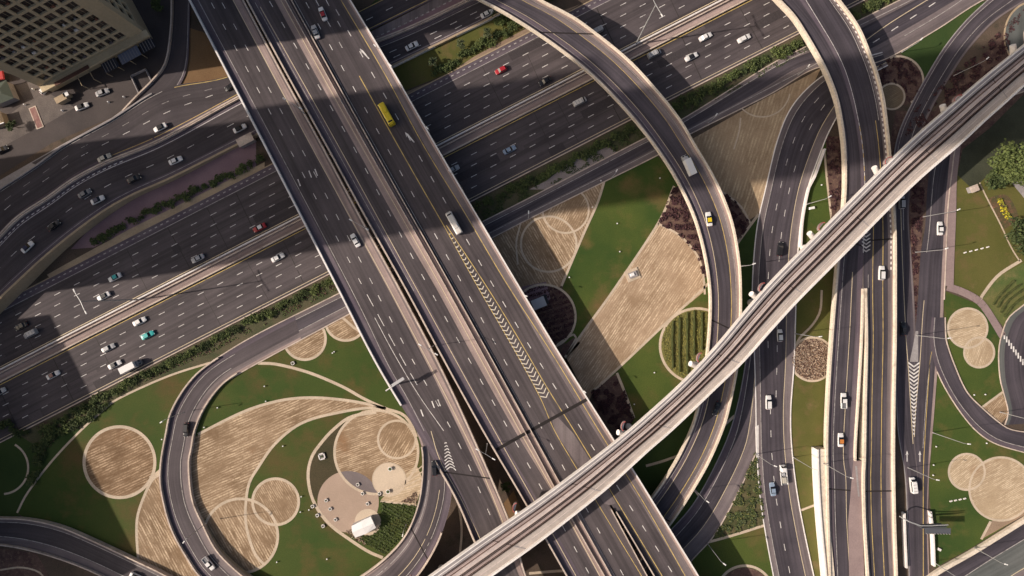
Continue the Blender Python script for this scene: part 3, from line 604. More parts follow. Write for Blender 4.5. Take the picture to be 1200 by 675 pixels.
# ------------------------------------------------------------------ bridges
ZA = 10.5
def bridge(name, label, cat, L, Rr, z, bands, lines=None, par=((.5, 1.0, conc), (.5, 1.0, conc)), depth=2.0, inset=1.6, piers=(), joints=(), n=None, ext=(25, 25), group=None, prange=((0, 1), (0, 1)), solid=None, gm=None):
    rb = Ribbon(L, Rr, z, n=n, ext=ext); c = rb.at(rb.S[-1]/2, .5); root = empty(name, (c.x, c.y, 0), 0, label, cat, group)
    def fin(o): o.parent = root; o.matrix_parent_inverse = Matrix.Translation((-c.x, -c.y, 0)); return o
    mb = MB()
    for a, b, m in bands: rb.strip(mb, a, b, m)
    if lines: lines(rb, mb)
    for jf in joints: 
        dd = jf if jf > 1 else jf*rb.S[-1]; a, b = rb.at(dd, .02, .02), rb.at(dd, .98, .02); t = (b-a).normalized(); nn = Vector((-t.y, t.x, 0))*.22
        mb.up([a-nn, b-nn, b+nn, a+nn], joint_m)
    fin(mb.build('deck'))
    # girder: slab edge, then a narrower box below
    g = MB(); gm = gm or conc
    for i in range(rb.n):
        def sec(k):
            l, r = rb.L[k], rb.R[k]; v = r-l; w_ = max(v.length, .05); ins = min(inset, w_*.35); t = v/w_; dz = lambda p, q: Vector((p.x, p.y, p.z-q))
            if solid: return [dz(l, .02), dz(l, l.z+.1), dz(r, r.z+.1), dz(r, .02)]
            return [dz(l, .02), dz(l, .45), dz(l+t*ins, .9), dz(l+t*ins*1.3, depth), dz(r-t*ins*1.3, depth), dz(r-t*ins, .9), dz(r, .45), dz(r, .02)]
        A, B = sec(i), sec(i+1)
        for k in range(len(A)-1): g.face([A[k], B[k], B[k+1], A[k+1]], gm)
        if i in (0, rb.n-1): q = A if i == 0 else B; g.face(q, gm)
    fin(g.build('girder'))
    for sd in (0, 1):
        if par[sd]:
            w_, h_, m_ = par[sd]; pm = MB(); a, b = prange[sd]; rb.wall(pm, sd, w_, h_, m_, a, b, base=-.5, off=-.04); fin(pm.build('parapet'))
    for f, us in piers:
        for u in us:
            p = rb.at(f*rb.S[-1], u); pm = MB(); pm.tube((p.x, p.y, -.2), (p.x, p.y, p.z-depth+.3), 1.0, 1.0, conc, 14); fin(pm.build('pier'))
    return rb, root, fin
# A1: left overpass
A1L = [(222, 0), (266, 85), (310, 170), (354, 256), (397, 340), (440, 424), (485, 500), (531, 578), (557, 637), (590, 706)]
A1R = [(286, 0), (331, 85), (378, 170), (424, 256), (470, 340), (514, 424), (552, 505), (596, 607), (617, 675), (640, 720)]
def mk_a1(rb, mb):
    z = ZA+.015
    pline(mb, [(232, 0), (323, 170), (412, 340), (453, 424), (477, 466), (497, 505)], paint_f, .2, z)
    pline(mb, [(273, 0), (364, 170), (457, 340), (543, 505), (583, 596), (604, 655)], paint_c, .22, z)
    pline(mb, [(505, 505), (516, 540), (543, 590), (571, 650)], paint_c, .22, z)
    for pts in ([(246, 0), (337, 170), (430, 345)], [(258.5, 0), (351, 170), (443.6, 346)]): pline(mb, pts, paint_w, .2, z, (2.2, 5.8, 1))
    pline(mb, [(430, 345), (471, 420), (500, 470)], paint_w, .2, z, (4.5, 3.0)); pline(mb, [(439, 372), (462, 415), (490, 462), (520, 505)], paint_w, .17, z)
    pline(mb, [(443, 346), (478, 412), (515, 478), (540, 525), (575, 605)], paint_w, .22, z, (2.2, 5.8))
    for x, y in ((349, 214), (493, 484)): 
        for dx, dy in ((0, 0), (13, -10), (20, -12)): pline(mb, [(x+dx, y+dy-4), (x+dx+3, y+dy+4)], paint_w, .35, z)
    for i in range(9):
        t = i/8; x, y = 522+t*5.5, 519+t*30; hw_ = 1.2+t*5.0
        pline(mb, [(x-hw_, y+hw_*.55), (x+.8, y-hw_*.35), (x+hw_*1.1, y+hw_*.35)], paint_w, .3, z, n=4)
rbA1, rtA1, fnA1 = bridge('highway_overpass', 'leftmost straight highway overpass running diagonally down to the loop ramp', 'overpass', A1L, A1R, ZA,
       [(0, .18, sh_dark), (.18, .80, asphalt_w), (.80, .93, sh_pink), (.93, 1, sh_mid)], mk_a1, ((.55, 1.0, conc_w), (.5, 1.0, conc)), prange=((0, .672), (0, 1)), joints=(.735,), piers=[(.12, (.3, .7)), (.3, (.3, .7)), (.47, (.3, .7)), (.62, (.3, .7)), (.85, (.3, .7))])
k = MB(); rbA1.wall(k, 0, .55, 1.0, conc, .765, 1, base=-.5, off=-.04); fnA1(k.build('parapet'))
# A2 / A3: the wide middle overpass; the shared deck splits near the bottom
A2L = [(289, 0), (335, 85), (382, 170), (429, 256), (476, 340), (520, 422), (566, 505), (610, 580), (664, 675), (690, 720)]
XR = [(371, 0), (421, 89), (466, 170), (520, 264), (567, 340), (612, 422), (660, 505), (690, 552), (714, 592), (759, 675), (785, 720)]
YL = [(371, 0), (421, 89), (466, 170), (520, 264), (567, 340), (612, 422), (660, 505), (690, 552), (715.5, 590), (766, 675), (793, 720)]
A3R = [(411, 0), (462, 85), (511, 170), (558, 250), (606, 331), (657, 416), (713, 505), (742, 550), (768, 592), (819, 675), (846, 720)]
def mk_a2(rb, mb):
    z = ZA+.015
    pline(mb, [(305, 8), (396, 170), (489, 340), (579.6, 505), (640, 612), (675, 675)], paint_c, .22, z)
    pline(mb, [(299, 3), (391, 170), (485, 341)], paint_f, .16, z)
    pline(mb, [(315, 0), (413, 170), (508, 347), (597, 505), (688, 668), (700, 690)], paint_w, .22, z, (2.2, 5.8, .5))
    pline(mb, [(329, 0), (423, 170), (519, 340), (609, 505), (655, 587), (703, 675)], paint_c, .22, z)
    pline(mb, [(345, 0), (439, 170), (535, 340), (627, 505), (672, 587), (720, 675)], paint_f, .18, z)
    pline(mb, [(357, 0), (449, 165), (547, 342), (635, 502), (731, 675)], paint_w, .22, z, (2.2, 5.8, .9))
    pline(mb, [(370, 0), (410, 72)], paint_w, .22, z, (2.2, 5.8)) 
    pline(mb, [(421, 89), (466, 170), (521, 266)], paint_y, .28, z)
    pline(mb, [(521, 266), (562, 340), (600, 405), (633, 466), (650, 505), (680, 556), (713, 611), (752, 675)], paint_y, .2, z)
def mk_a3(rb, mb):
    z = ZA+.015
    pline(mb, [(393, 10), (484, 170), (590, 355), (692, 520), (779, 657), (800, 690)], paint_w, .24, z, (2.3, 5.7, .3))
    pline(mb, [(382, 0), (405, 42)], paint_w, .22, z, (2.2, 5.8))
    pline(mb, [(399.5, 0), (450, 85), (496, 170), (545, 250), (593, 331), (648, 416), (702, 505), (756, 592), (803, 675)], paint_y, .24, z)
    pline(mb, [(523, 264), (573, 340), (606, 394), (641.6, 455), (673, 505), (713, 571), (776, 675)], paint_y, .24, z)
gore_p = mat('paint_gore', (.66, .60, .50), .7, fine=.2)
def gore_a(mb):
    z = ZA+.02; n = 40
    for i in range(n):
        t = i/(n-1); y = 274+t*188; x = 527+(t*188)*.590; hw_ = .8+5.2*t**.55
        pline(mb, [(x-hw_*.80, y+hw_*.42), (x+hw_*.36, y+hw_*.62)], gore_p, .3, z, n=2); pline(mb, [(x+hw_*.36, y+hw_*.62), (x+hw_*.80, y-hw_*.46)], gore_p, .3, z+.003, n=2)
def mk_a3g(rb, mb): mk_a3(rb, mb)
def bands2(rb, mb): pass
b2, r2, fin2 = bridge('highway_overpass', 'widest diagonal overpass with yellow chevron gore and pale central median, crossing the middle', 'overpass', A2L, XR, ZA,
       [(0, .17, sh_dark), (.17, .40, asphalt_w), (.40, .60, sh_pink), (.60, 1, asphalt_w)], mk_a2, ((.5, 1.0, conc), (.35, 1.0, conc)), prange=((0, 1), (.825, 1)), piers=[(.12, (.3, .8)), (.3, (.3, .8)), (.47, (.3, .8)), (.62, (.3, .8)), (.85, (.3, .8))])
b3 = Ribbon(YL, A3R, ZA-.004); mb = MB()
for a, b, m in ((0, .70, asphalt_w), (.70, .90, sh_mid), (.90, 1, sh_pink)): b3.strip(mb, a, b, m)
mk_a3(b3, mb); gore_a(mb)
# widened pale area before the split nose
mb.up([P(x, y, ZA+.006) for x, y in ((645, 480), (672, 508), (714, 575), (722, 590), (714, 592), (708, 590), (650, 506))], sh_mid)
for p, q in (((582, 527), (612, 510)), ((612, 510), (688, 468))): pline(mb, [p, q], joint_m, 1.1, ZA+.03)
fin2(mb.build('deck'))
g = MB()
for i in range(b3.n):
    def sec(k):
        l, r = b3.L[k], b3.R[k]; t = (r-l).normalized(); dz = lambda p, q: Vector((p.x, p.y, p.z-q)); return [dz(l, .05), dz(l, 1.0), dz(l+t*1.5, 2.0), dz(r-t*2.2, 2.0), dz(r-t*1.6, .9), dz(r, .45), dz(r, .02)]
    A, B = sec(i), sec(i+1)
    for k in range(6): g.face([A[k], B[k], B[k+1], A[k+1]], conc)
fin2(g.build('girder'))
k = MB(); b3.wall(k, 1, .5, 1.05, conc_w, base=-.5, off=-.04); fin2(k.build('parapet'))
k = MB(); b3.wall(k, 0, .4, 1.0, conc, .825, 1, base=-.5); fin2(k.build('parapet'))
# merge arrows on the wide overpass
mb = MB()
for x, y in ((425, 60), (478, 158)):
    mb = MB()
    for dx, dy in ((0, 0),):
        mb.up([P(a_, b_, ZA+.025) for a_, b_ in ((x-3.4, y-3.2), (x+.2, y-1.0), (x+8, y+8.6), (x+7, y+9.2), (x-1.2, y+.6), (x-1.6, y+3))], paint_w)
    fin2(mb.build('lane_arrow'))
# concrete median barriers of the wide overpass
for u0, hh in ((.425, .85), (.575, .85)):
    k = MB(); n_ = b2.n
    rr = Ribbon([(0, 0), (1, 1)], [(0, 1), (1, 2)], ZA, n=2, ext=(0, 0))
    rr.L = [b2.L[i].lerp(b2.R[i], [.5, .53, .55][0]) for i in range(n_+1)]; rr.R = list(rr.L)
    A = [P(p.x, p.y, ZA) for p in crom([(334, 0), (428, 170), (524, 340), (614, 505), (658, 587), (708, 675), (735, 722)], n_)] if u0 < .5 else [P(p.x, p.y, ZA) for p in crom([(341, 0), (435, 170), (531, 340), (622, 505), (667, 587), (716, 675), (743, 722)], n_)]
    rr.L = A; rr.R = [p+Vector((1, .6, 0)) for p in A]; rr.n = n_; rr.wall(k, 0, .3, hh, conc); fin2(k.build('median_barrier'))
# loop ramp
LPo = [(420, 334), (396, 345), (345, 369), (300, 393), (248, 424), (221.6, 448), (201.5, 481), (195, 508), (189, 543), (189.4, 573), (201, 618), (221.6, 656), (238, 678), (285, 722), (345, 745), (400, 740), (452, 712), (487.7, 677), (511, 641), (524, 606), (529, 580), (527, 555), (519, 525), (507, 490), (480, 440), (440, 378)]
LPi = [(436, 354), (408, 368), (353, 398), (300, 426), (264.5, 448), (242, 476), (230, 503), (226, 525), (223, 543), (226.7, 583), (239, 613), (257, 646), (290, 677), (320, 697), (350, 703), (388, 695), (421, 676), (451, 653.6), (474, 628), (487.7, 598), (494, 568), (495, 530), (488, 505), (484, 494), (471, 466), (451, 436)]
def mk_lp(rb, mb):
    rb.uline(mb, .24, paint_f, .2, .1, .95); rb.uline(mb, .66, paint_f, .2, .12, .55); rb.uline(mb, .40, paint_c, .2, .58, .93)
    rb.uline(mb, .78, paint_f, .2, .58, .93)
LPo = LPo[2:-3]; LPi = LPi[2:-3]
rbL, rtL, fnL = bridge('loop_ramp', 'curved loop ramp sweeping round the round tan beds in the lower left', 'ramp', LPo, LPi, [(0, .19), (.16, .22), (.34, .6), (.48, 2.0), (.62, 5.0), (.78, 9.2), (.86, 10.44), (1, 10.44)],
       [(0, .20, sh_dark), (.20, .72, asphalt_l), (.72, .9, sh_mid), (.9, 1, sh_pink)], mk_lp, ((.5, .9, conc), (.45, .9, conc)), solid=False, depth=1.5, inset=.6, ext=(0, 0), n=110, prange=((.12, .885), (.12, .97)), joints=(.845,))
# fill walls under the low part of the loop
for A in (rbL.L, rbL.R):
    k = MB()
    for i in range(int(rbL.n*.12), int(rbL.n*.55)): k.face([A[i], A[i+1], Vector((A[i+1].x, A[i+1].y, -.1)), Vector((A[i].x, A[i].y, -.1))], conc_tan)
    fnL(k.build('retaining_wall'))
# R1: curved flyover
R1i = [(520, -20), (559.5, 0), (600, 22), (650, 55), (693, 89.4), (733.5, 131), (765, 170), (791, 210), (811.6, 253), (824, 296), (830.5, 340), (830, 385), (824, 440), (814, 488), (801, 520), (786, 548), (766, 578), (735, 615), (700, 650)]
R1o = [(600, -24), (633, 0), (660, 14), (683, 28), (733.5, 68), (771, 108), (797, 141), (814, 170), (839, 213), (857, 258), (866, 306), (868, 345), (867.5, 375), (864.5, 425.6), (854, 478.5), (844, 510), (824, 553), (786, 613), (740, 668)]
def mk_r1(rb, mb):
    rb.uline(mb, .30, paint_c, .22); rb.uline(mb, .71, paint_y, .22); rb.uline(mb, .17, paint_f, .15); rb.uline(mb, .86, paint_f, .15)
rbR1, rtR1, fnR1 = bridge('curved_flyover', 'long slim cream edged flyover curving from the top centre down to the right', 'flyover', R1i, R1o, [(0, 10.5), (.2, 10.3), (.38, 8.9), (.55, 7.0), (.72, 6.2), (.87, 4.8), (1, 3.2)],
       [(0, .11, sh_pink), (.11, .30, sh_dark), (.30, .71, asphalt_b), (.71, .88, sh_mid), (.88, 1, sh_pink)], mk_r1, ((.6, 1.0, conc_y), (.6, 1.0, conc_y)), gm=conc_y, inset=1.2, piers=[(.06, (.5,)), (.2, (.5,)), (.40, (.5,)), (.5, (.5,)), (.62, (.5,)), (.74, (.5,))], joints=(.2, .60, .84))
# R2: tall ramp on the right; left and right branch split at the nose
R2L = [(880, -30), (909, 0), (928, 20), (943, 43), (957, 67), (966, 84), (975, 106), (981, 128), (987, 170), (988, 220), (984, 270), (980, 306), (977, 340), (973, 390), (969, 450), (966.5, 510), (967, 560), (968, 610), (970, 675)]
R2M1 = [(931, -24), (945, 0), (962, 28), (978, 55), (990, 80), (998, 105), (1004, 130), (1011, 170), (1014, 220), (1013, 270), (1011.5, 310), (1010.5, 350), (1009, 400), (1005, 470), (1001.5, 535), (1006, 560), (1007, 610), (1012, 675)]
R2M2 = [(931, -24), (945, 0), (962, 28), (978, 55), (990, 80), (998, 105), (1004, 130), (1011, 170), (1014, 220), (1013, 270), (1011.7, 310), (1011.5, 350), (1012.5, 400), (1011, 470), (1010, 535), (1009, 560), (1010, 610), (1014, 675)]
R2R = [(964, -28), (982, 0), (997, 20), (1008, 38), (1019, 65), (1026, 84), (1032, 106), (1036, 126), (1041, 170), (1045, 220), (1048, 266), (1048.6, 300), (1048.6, 340), (1048.4, 400), (1047, 470), (1046.5, 535), (1047, 575), (1048, 620), (1050, 675)]
ZR2 = [(0, 9.6), (.16, 9.2), (.33, 7.0), (.48, 4.6), (.62, 3.3), (1, 2.6)]
ZR2b = [(a, z-.004) for a, z in ZR2]
def mk_r2(rb, mb):
    rb.uline(mb, .20, paint_f, .2, 0, .45); rb.uline(mb, .28, paint_f, .2, .45, 1); rb.uline(mb, .62, paint_c, .2, .5, 1); rb.uline(mb, .985, paint_w, .22, 0, .47)
    rb.uline(mb, .985, paint_y, .2, .30, .42)
def mk_r2b(rb, mb):
    rb.uline(mb, .74, paint_f, .2, 0, .3); rb.uline(mb, .30, paint_y, .2, .38, 1); rb.uline(mb, .62, paint_y, .22, .3, 1); rb.uline(mb, .88, paint_w, .5, .0, .50, (.9, .9))
    rb.uline(mb, .16, paint_f, .16, .5, 1)
joint2 = (.47, .80)
rbA, rtA, fnA = bridge('tall_ramp', 'broad cream edged ramp on the right that forks into two branches', 'ramp', R2L, R2M1, ZR2,
       [(0, .16, sh_pink), (.16, .24, sh_dark), (.24, .66, asphalt_b), (.66, .8, asphalt_b), (.8, 1, sh_dark)], mk_r2, ((.7, 1.0, conc_y), (.5, 1.0, conc_y)), gm=conc_y, inset=.5, depth=1.9, prange=((0, 1), (.525, .80)), joints=(.462, .79), n=100)
rbB = Ribbon(R2M2, R2R, ZR2b, n=100); mb = MB()
for a, b, m in ((0, .55, asphalt_b), (.55, .78, asphalt_b), (.78, .9, sh_mid), (.9, 1, sh_pink)): rbB.strip(mb, a, b, m)
mk_r2b(rbB, mb)
for f in (.455, .79):
    a, b = rbB.at(f*rbB.S[-1], .02, .03), rbB.at(f*rbB.S[-1], .98, .03); nn = Vector((0, .25, 0)); mb.up([a-nn, b-nn, b+nn, a+nn], joint_m)
R2Z = lambda y: max(q.z for q in (rbB.at(rbB.near(P(1025, y, 5)), .3),))
for i in range(6):
    y = 270+i*4.3
    for s_ in (-1, 1): mb.up([P(a_, b_, R2Z(y)+.03) for a_, b_ in ((1015+s_*5, y-1), (1015+s_*5, y+.8), (1015, y+4.2), (1015, y+2.4))], paint_w)
fnA(mb.build('deck'))
mb = MB(); rbB.strip(mb, .0, 1, conc_y, dz=-1.9)
for side, A in ((0, rbB.L), (1, rbB.R)):
    for i in range(rbB.n): mb.face([A[i]-Vector((0, 0, .03)), A[i+1]-Vector((0, 0, .03)), A[i+1]-Vector((0, 0, 1.9)), A[i]-Vector((0, 0, 1.9))], conc_y)
fnA(mb.build('girder'))
k = MB(); rbB.wall(k, 1, .7, 1.0, conc_y, base=-.5, off=-.04); fnA(k.build('parapet')); k = MB(); rbB.wall(k, 0, .8, 1.0, conc_y, .525, 1, base=-.5); fnA(k.build('parapet'))
# solid walls at the lower end: left side wall steps out
mb = MB(); 
rw = Ribbon([(956, 526), (957, 560), (960, 610), (966, 675)], [(968, 526), (969, 560), (970, 610), (973, 675)], [(0, 2.9), (1, 2.7)], ext=(0, 25)); rw.wall(mb, 0, .5, 1.0, conc_w, base=-2.9); rw.strip(mb, .1, 1.0, conc_y, dz=.45); rw.wall(mb, 0, 3.3, .4, conc_y, base=-2.9, off=.1)
fnA(mb.build('retaining_wall'))
mb = MB(); mb.up([P(x, y, 3.05) for x, y in ((1000, 540), (1010, 540), (1010, 600), (1013, 675), (1016, 720), (997, 720), (995, 675), (994, 610))], pinkpath); 
mb.up([P(x, y, 3.1) for x, y in ((1002, 546), (1004.5, 546), (1007.5, 582), (1005.5, 582))], conc_g); fnA(mb.build('gore_fill'))
for f in (.08, .22, .36, .5, .64):
    p = rbA.at(f*rbA.S[-1], .9); mb = MB(); mb.tube((p.x, p.y, -.2), (p.x, p.y, p.z-1.5), 1.1, 1.1, conc, 14); fnA(mb.build('pier'))

# ------------------------------------------------------------------ metro viaduct
VU = [(440, 719), (503, 675), (560, 634.5), (616, 596), (664, 561), (721, 517), (762, 482), (801, 446), (840, 404), (870, 368), (903, 330), (949, 283), (1020, 211), (1071, 161), (1118, 120), (1153, 90), (1200, 52), (1260, 4)]
VL = [(500, 728), (575, 675), (629, 636.5), (680, 597), (716, 567.5), (757, 530), (790, 501), (838, 455), (871, 423), (902, 388), (934, 353), (981, 305.5), (1064, 222), (1122, 171), (1152, 143), (1175.6, 122), (1216, 86), (1276, 38)]
ZV = 17.0
rv = Ribbon(VU, VL, ZV, n=110, ext=(60, 60)); c = rv.at(rv.S[-1]/2, .5)
root = empty('metro_viaduct', (c.x, c.y, 0), 0, 'elevated metro viaduct with two tracks crossing over every road to the top right', 'viaduct')
def fv(o): o.parent = root; o.matrix_parent_inverse = Matrix.Translation((-c.x, -c.y, 0)); return o
vp = mat('viaduct_plinth', (.48, .41, .39), .85, (.57, .49, .46), .3, fine=.15); vb = mat('track_bed', (.32, .25, .235), .9, (.40, .31, .29), .3, fine=.18, streak=.3)
vw = mat('viaduct_walkway', (.28, .255, .26), .85, (.35, .32, .32), .3, fine=.12, streak=.15); vs = mat('viaduct_beige', (.34, .30, .275), .85, (.42, .37, .335), .2, fine=.1, streak=.12)
rail_m = mat('rail_steel', (.06, .038, .03), .5, metal=.5)
prof = [(.0, -.9, conc_w), (.0, 1.1, conc_w), (.035, 1.1, conc_w), (.035, .75, vw), (.115, .72, vw), (.115, .82, conc_w), (.135, .82, conc_w), (.135, .68, vw), (.19, .68, vw), (.19, -.25, vb), (.235, -.25, vb), (.375, -.25, vb), (.375, .12, vp), (.40, .12, vp),
        (.40, -.05, vp), (.485, -.05, vp), (.485, .25, vp), (.505, .25, vp), (.505, -.25, vb), (.66, -.25, vb), (.66, .28, vs), (.68, .28, vs), (.68, .0, vs), (.80, .02, vs), (.80, .12, vp), (.82, .12, vp), (.82, .03, vs), (.95, .05, vs), (.95, 1.1, conc_w), (1, 1.1, conc_w), (1, -.9, conc_w)]
mb = MB()
for i in range(rv.n):
    A = [rv.L[i].lerp(rv.R[i], u)+Vector((0, 0, h)) for u, h, m in prof]; B = [rv.L[i+1].lerp(rv.R[i+1], u)+Vector((0, 0, h)) for u, h, m in prof]
    for k in range(len(prof)-1):
        uv = [(prof[k][0]*12, rv.S[i]), (prof[k][0]*12, rv.S[i+1]), (prof[k+1][0]*12, rv.S[i+1]), (prof[k+1][0]*12, rv.S[i])]
        mb.face([A[k], B[k], B[k+1], A[k+1]], prof[k+1][2] if prof[k+1][1] != prof[k][1] and prof[k+1][0] == prof[k][0] else prof[k][2], uv)
sd_ = 8.0
while sd_ < rv.S[-1]-5:
    for u0, u1, h in ((.19, .375, -.24), (.505, .66, -.24), (.68, .95, .14), (.035, .115, .77)):
        a, b = rv.at(sd_, u0, h), rv.at(sd_, u1, h); t = (b-a).normalized(); nn = Vector((-t.y, t.x, 0))*.14
        if h > 0 or int(sd_/31) % 1 == 0: mb.up([a-nn, b-nn, b+nn, a+nn], rail_m if h < 0 else conc_g)
    sd_ += 31
fv(mb.build('deck'))
mb = MB()
for i in range(rv.n):
    def sec(k): l, r = rv.L[k], rv.R[k]; return [l+Vector((0, 0, -.9)), l.lerp(r, .18)+Vector((0, 0, -2.0)), l.lerp(r, .82)+Vector((0, 0, -2.0)), r+Vector((0, 0, -.9))]
    A, B = sec(i), sec(i+1)
    for k in range(3): mb.face([A[k], B[k], B[k+1], A[k+1]], conc)
fv(mb.build('girder'))
for u in (.255, .345, .545, .635):
    mb = MB()
    for i in range(rv.n):
        du = .075/rv.width(i)
        q = [rv.L[i].lerp(rv.R[i], u-du), rv.L[i].lerp(rv.R[i], u+du), rv.L[i+1].lerp(rv.R[i+1], u+du), rv.L[i+1].lerp(rv.R[i+1], u-du)]
        mb.up([p+Vector((0, 0, -.03)) for p in q], rail_m)
        for a, b in ((0, 3), (1, 2)): mb.face([q[a]+Vector((0, 0, -.25)), q[b]+Vector((0, 0, -.25)), q[b]+Vector((0, 0, -.03)), q[a]+Vector((0, 0, -.03))], rail_m)
    fv(mb.build('rail'))
for u in (.22, .49, .665):
    mb = MB()
    for i in range(rv.n):
        du = .11/rv.width(i); q = [rv.L[i].lerp(rv.R[i], u-du), rv.L[i].lerp(rv.R[i], u+du), rv.L[i+1].lerp(rv.R[i+1], u+du), rv.L[i+1].lerp(rv.R[i+1], u-du)]
        zt = .35 if u > .4 else -.1
        mb.up([p+Vector((0, 0, zt)) for p in q], rail_m); mb.face([q[0]+Vector((0, 0, -.25)), q[3]+Vector((0, 0, -.25)), q[3]+Vector((0, 0, zt)), q[0]+Vector((0, 0, zt))], rail_m)
    fv(mb.build('power_rail'))
for u, hgt in ((.30, -.2), (.59, -.2), (.16, .72)):
    mb = MB()
    for i in range(rv.n):
        du = .05/rv.width(i); q = [rv.L[i].lerp(rv.R[i], u-du), rv.L[i].lerp(rv.R[i], u+du), rv.L[i+1].lerp(rv.R[i+1], u+du), rv.L[i+1].lerp(rv.R[i+1], u-du)]
        mb.up([p+Vector((0, 0, hgt)) for p in q], conc_g)
    fv(mb.build('cable'))
pier_w = mat('pier_white', (.74, .70, .67), .7, fine=.08); red_m = mat('band_red', (.45, .10, .09), .7)
for bx, by in ((484, 690), (607, 604), (724, 508), (809, 421), (880, 346), (953, 271), (1032, 198), (1109, 127), (1190, 60)):
    tgt = P(bx, by, 3); best = min(range(rv.n), key=lambda i: (rv.L[i]-P(bx, by, ZV-2)).length)
    cpt = rv.L[best].lerp(rv.R[best], .5); e = rv.L[best]; ax = (e-cpt); ax.z = 0; ax.normalize()
    mb = MB(); mb.tube((cpt.x, cpt.y, -.2), (cpt.x, cpt.y, 11.5), 1.15, 1.05, pier_w, 20); fv(mb.build('pier'))
    mb = MB(); o1 = cpt-ax*5.3; o2 = cpt+ax*6.6
    mb.tube((cpt.x, cpt.y, 11.4), (o2.x, o2.y, 14.4), 1.05, .9, pier_w, 16); mb.tube((cpt.x, cpt.y, 11.4), (o1.x, o1.y, 14.4), 1.05, .9, pier_w, 16)
    fv(mb.build('pier_head'))
    tn = Vector((-ax.y, ax.x, 0)); q = e+ax*.25+tn*3.0*(1 if tn.x*1+tn.y*1 > 0 else -1); mb = MB()
    for k in range(10):
        a0, a1 = math.pi*k/10, math.pi*(k+1)/10; p = lambda a, r: (q.x+ax.x*r*math.sin(a)*.62+tn.x*r*math.cos(a), q.y+ax.y*r*math.sin(a)*.62+tn.y*r*math.cos(a))
        for r0, r1, m_, zz in ((0, 1.35, conc_w, ZV-.35), (1.35, 1.6, red_m, ZV+.55)):
            mb.up([(*p(a0, r0), zz), (*p(a0, r1), zz), (*p(a1, r1), zz), (*p(a1, r0), zz)], m_)
        mb.face([(*p(a0, 1.6), ZV-.6), (*p(a1, 1.6), ZV-.6), (*p(a1, 1.6), ZV+.55), (*p(a0, 1.6), ZV+.55)], pinkpath)
        mb.face([(*p(a0, 1.35), ZV-.35), (*p(a1, 1.35), ZV-.35), (*p(a1, 1.35), ZV+.55), (*p(a0, 1.35), ZV+.55)], pinkpath)
    fv(mb.build('emergency_bay'))
# ------------------------------------------------------------------ tower in the top left corner
fac = mat('facade_stone', (.50, .405, .265), .85, (.56, .46, .30), .1, fine=.1, fscale=1.2)
fac_d = mat('facade_panel', (.40, .32, .21), .85, fine=.1)
glass = mat('window_glass', (.020, .020, .024), .25, (.05, .045, .05), .35, (.075, .04, .035), fine=.2, spec=.4, obj_rand=.6)
dglass = mat('dark_glazing', (.03, .035, .05), .2, spec=.5)
canopy_m = mat('canopy_blue', (.16, .18, .24), .5, fine=.1)
A = P(62, 108); B = P(179, 45); ux = (B-A).normalized(); uy = Vector((-ux.y, ux.x, 0)); WID = (B-A).length; DEP = 34.0; HT = 112.0
ang = math.atan2(ux.y, ux.x); 
def TW(a, b, z): return A+ux*a+uy*b+Vector((0, 0, z))
tw = empty('office_tower', (A+ux*WID/2+uy*DEP/2)[:], 0, 'tall tan stone tower with a grid of small dark square windows', 'tower')
tc_ = Vector(tw.location)
def ft(o): o.parent = tw; o.matrix_parent_inverse = Matrix.Translation(-tc_); return o
F0, FH, NF = 6.5, 4.1, 24
REC = .55
def facade(frame, org, dx, nrm, length, m0, m1, nb, keep):
    """lattice of stone with recessed openings along one face; nrm points outwards"""
    bw = (length-m0-m1)/nb; o2 = lambda a, z, off=0: org+dx*a+nrm*off+Vector((0, 0, z))
    def wallq(a0, a1, z0, z1, m=fac): frame.face([o2(a0, z0), o2(a1, z0), o2(a1, z1), o2(a0, z1)], m)
    top = F0+NF*FH
    wallq(0, m0, 0, HT); wallq(length-m1, length, 0, HT); wallq(m0, length-m1, 0, F0, fac_d); wallq(m0, length-m1, top, HT)
    out = []
    for f in range(NF):
        z0 = F0+f*FH; wz0, wz1 = z0+.62, z0+FH-.38
        wallq(m0, length-m1, z0, wz0); wallq(m0, length-m1, wz1, z0+FH)
        for b in range(nb):
            a0 = m0+b*bw; x0, x1 = a0+bw*.13, a0+bw*.87
            wallq(a0, x0, wz0, wz1); wallq(x1, a0+bw, wz0, wz1)
            for q in ([(x0, wz0), (x1, wz0)], [(x1, wz0), (x1, wz1)], [(x1, wz1), (x0, wz1)], [(x0, wz1), (x0, wz0)]):
                (xa, za), (xb, zb) = q; frame.face([o2(xa, za), o2(xb, zb), o2(xb, zb, -REC), o2(xa, za, -REC)], fac)
            out.append((f, b, [o2(x0, wz0, -REC+.02), o2(x1, wz0, -REC+.02), o2(x1, wz1, -REC+.02), o2(x0, wz1, -REC+.02)], o2((x0+x1)/2, wz0, -REC/2), (x1-x0)))
    return out
fr = MB()
w1 = facade(fr, TW(0, 0, 0), ux, -uy, WID, 2.6, 4.6, 9, None)
w2 = facade(fr, TW(WID, 0, 0), uy, ux, DEP, 2.4, 2.4, 8, None)
for q in ([TW(0, 0, 0), TW(0, DEP, 0), TW(0, DEP, HT), TW(0, 0, HT)], [TW(0, DEP, 0), TW(WID, DEP, 0), TW(WID, DEP, HT), TW(0, DEP, HT)], [TW(0, 0, HT), TW(WID, 0, HT), TW(WID, DEP, HT), TW(0, DEP, HT)]): fr.face(q, fac)
ft(fr.build('wall'))
rest = MB(); cnt = 0; rnd = random.Random(3)
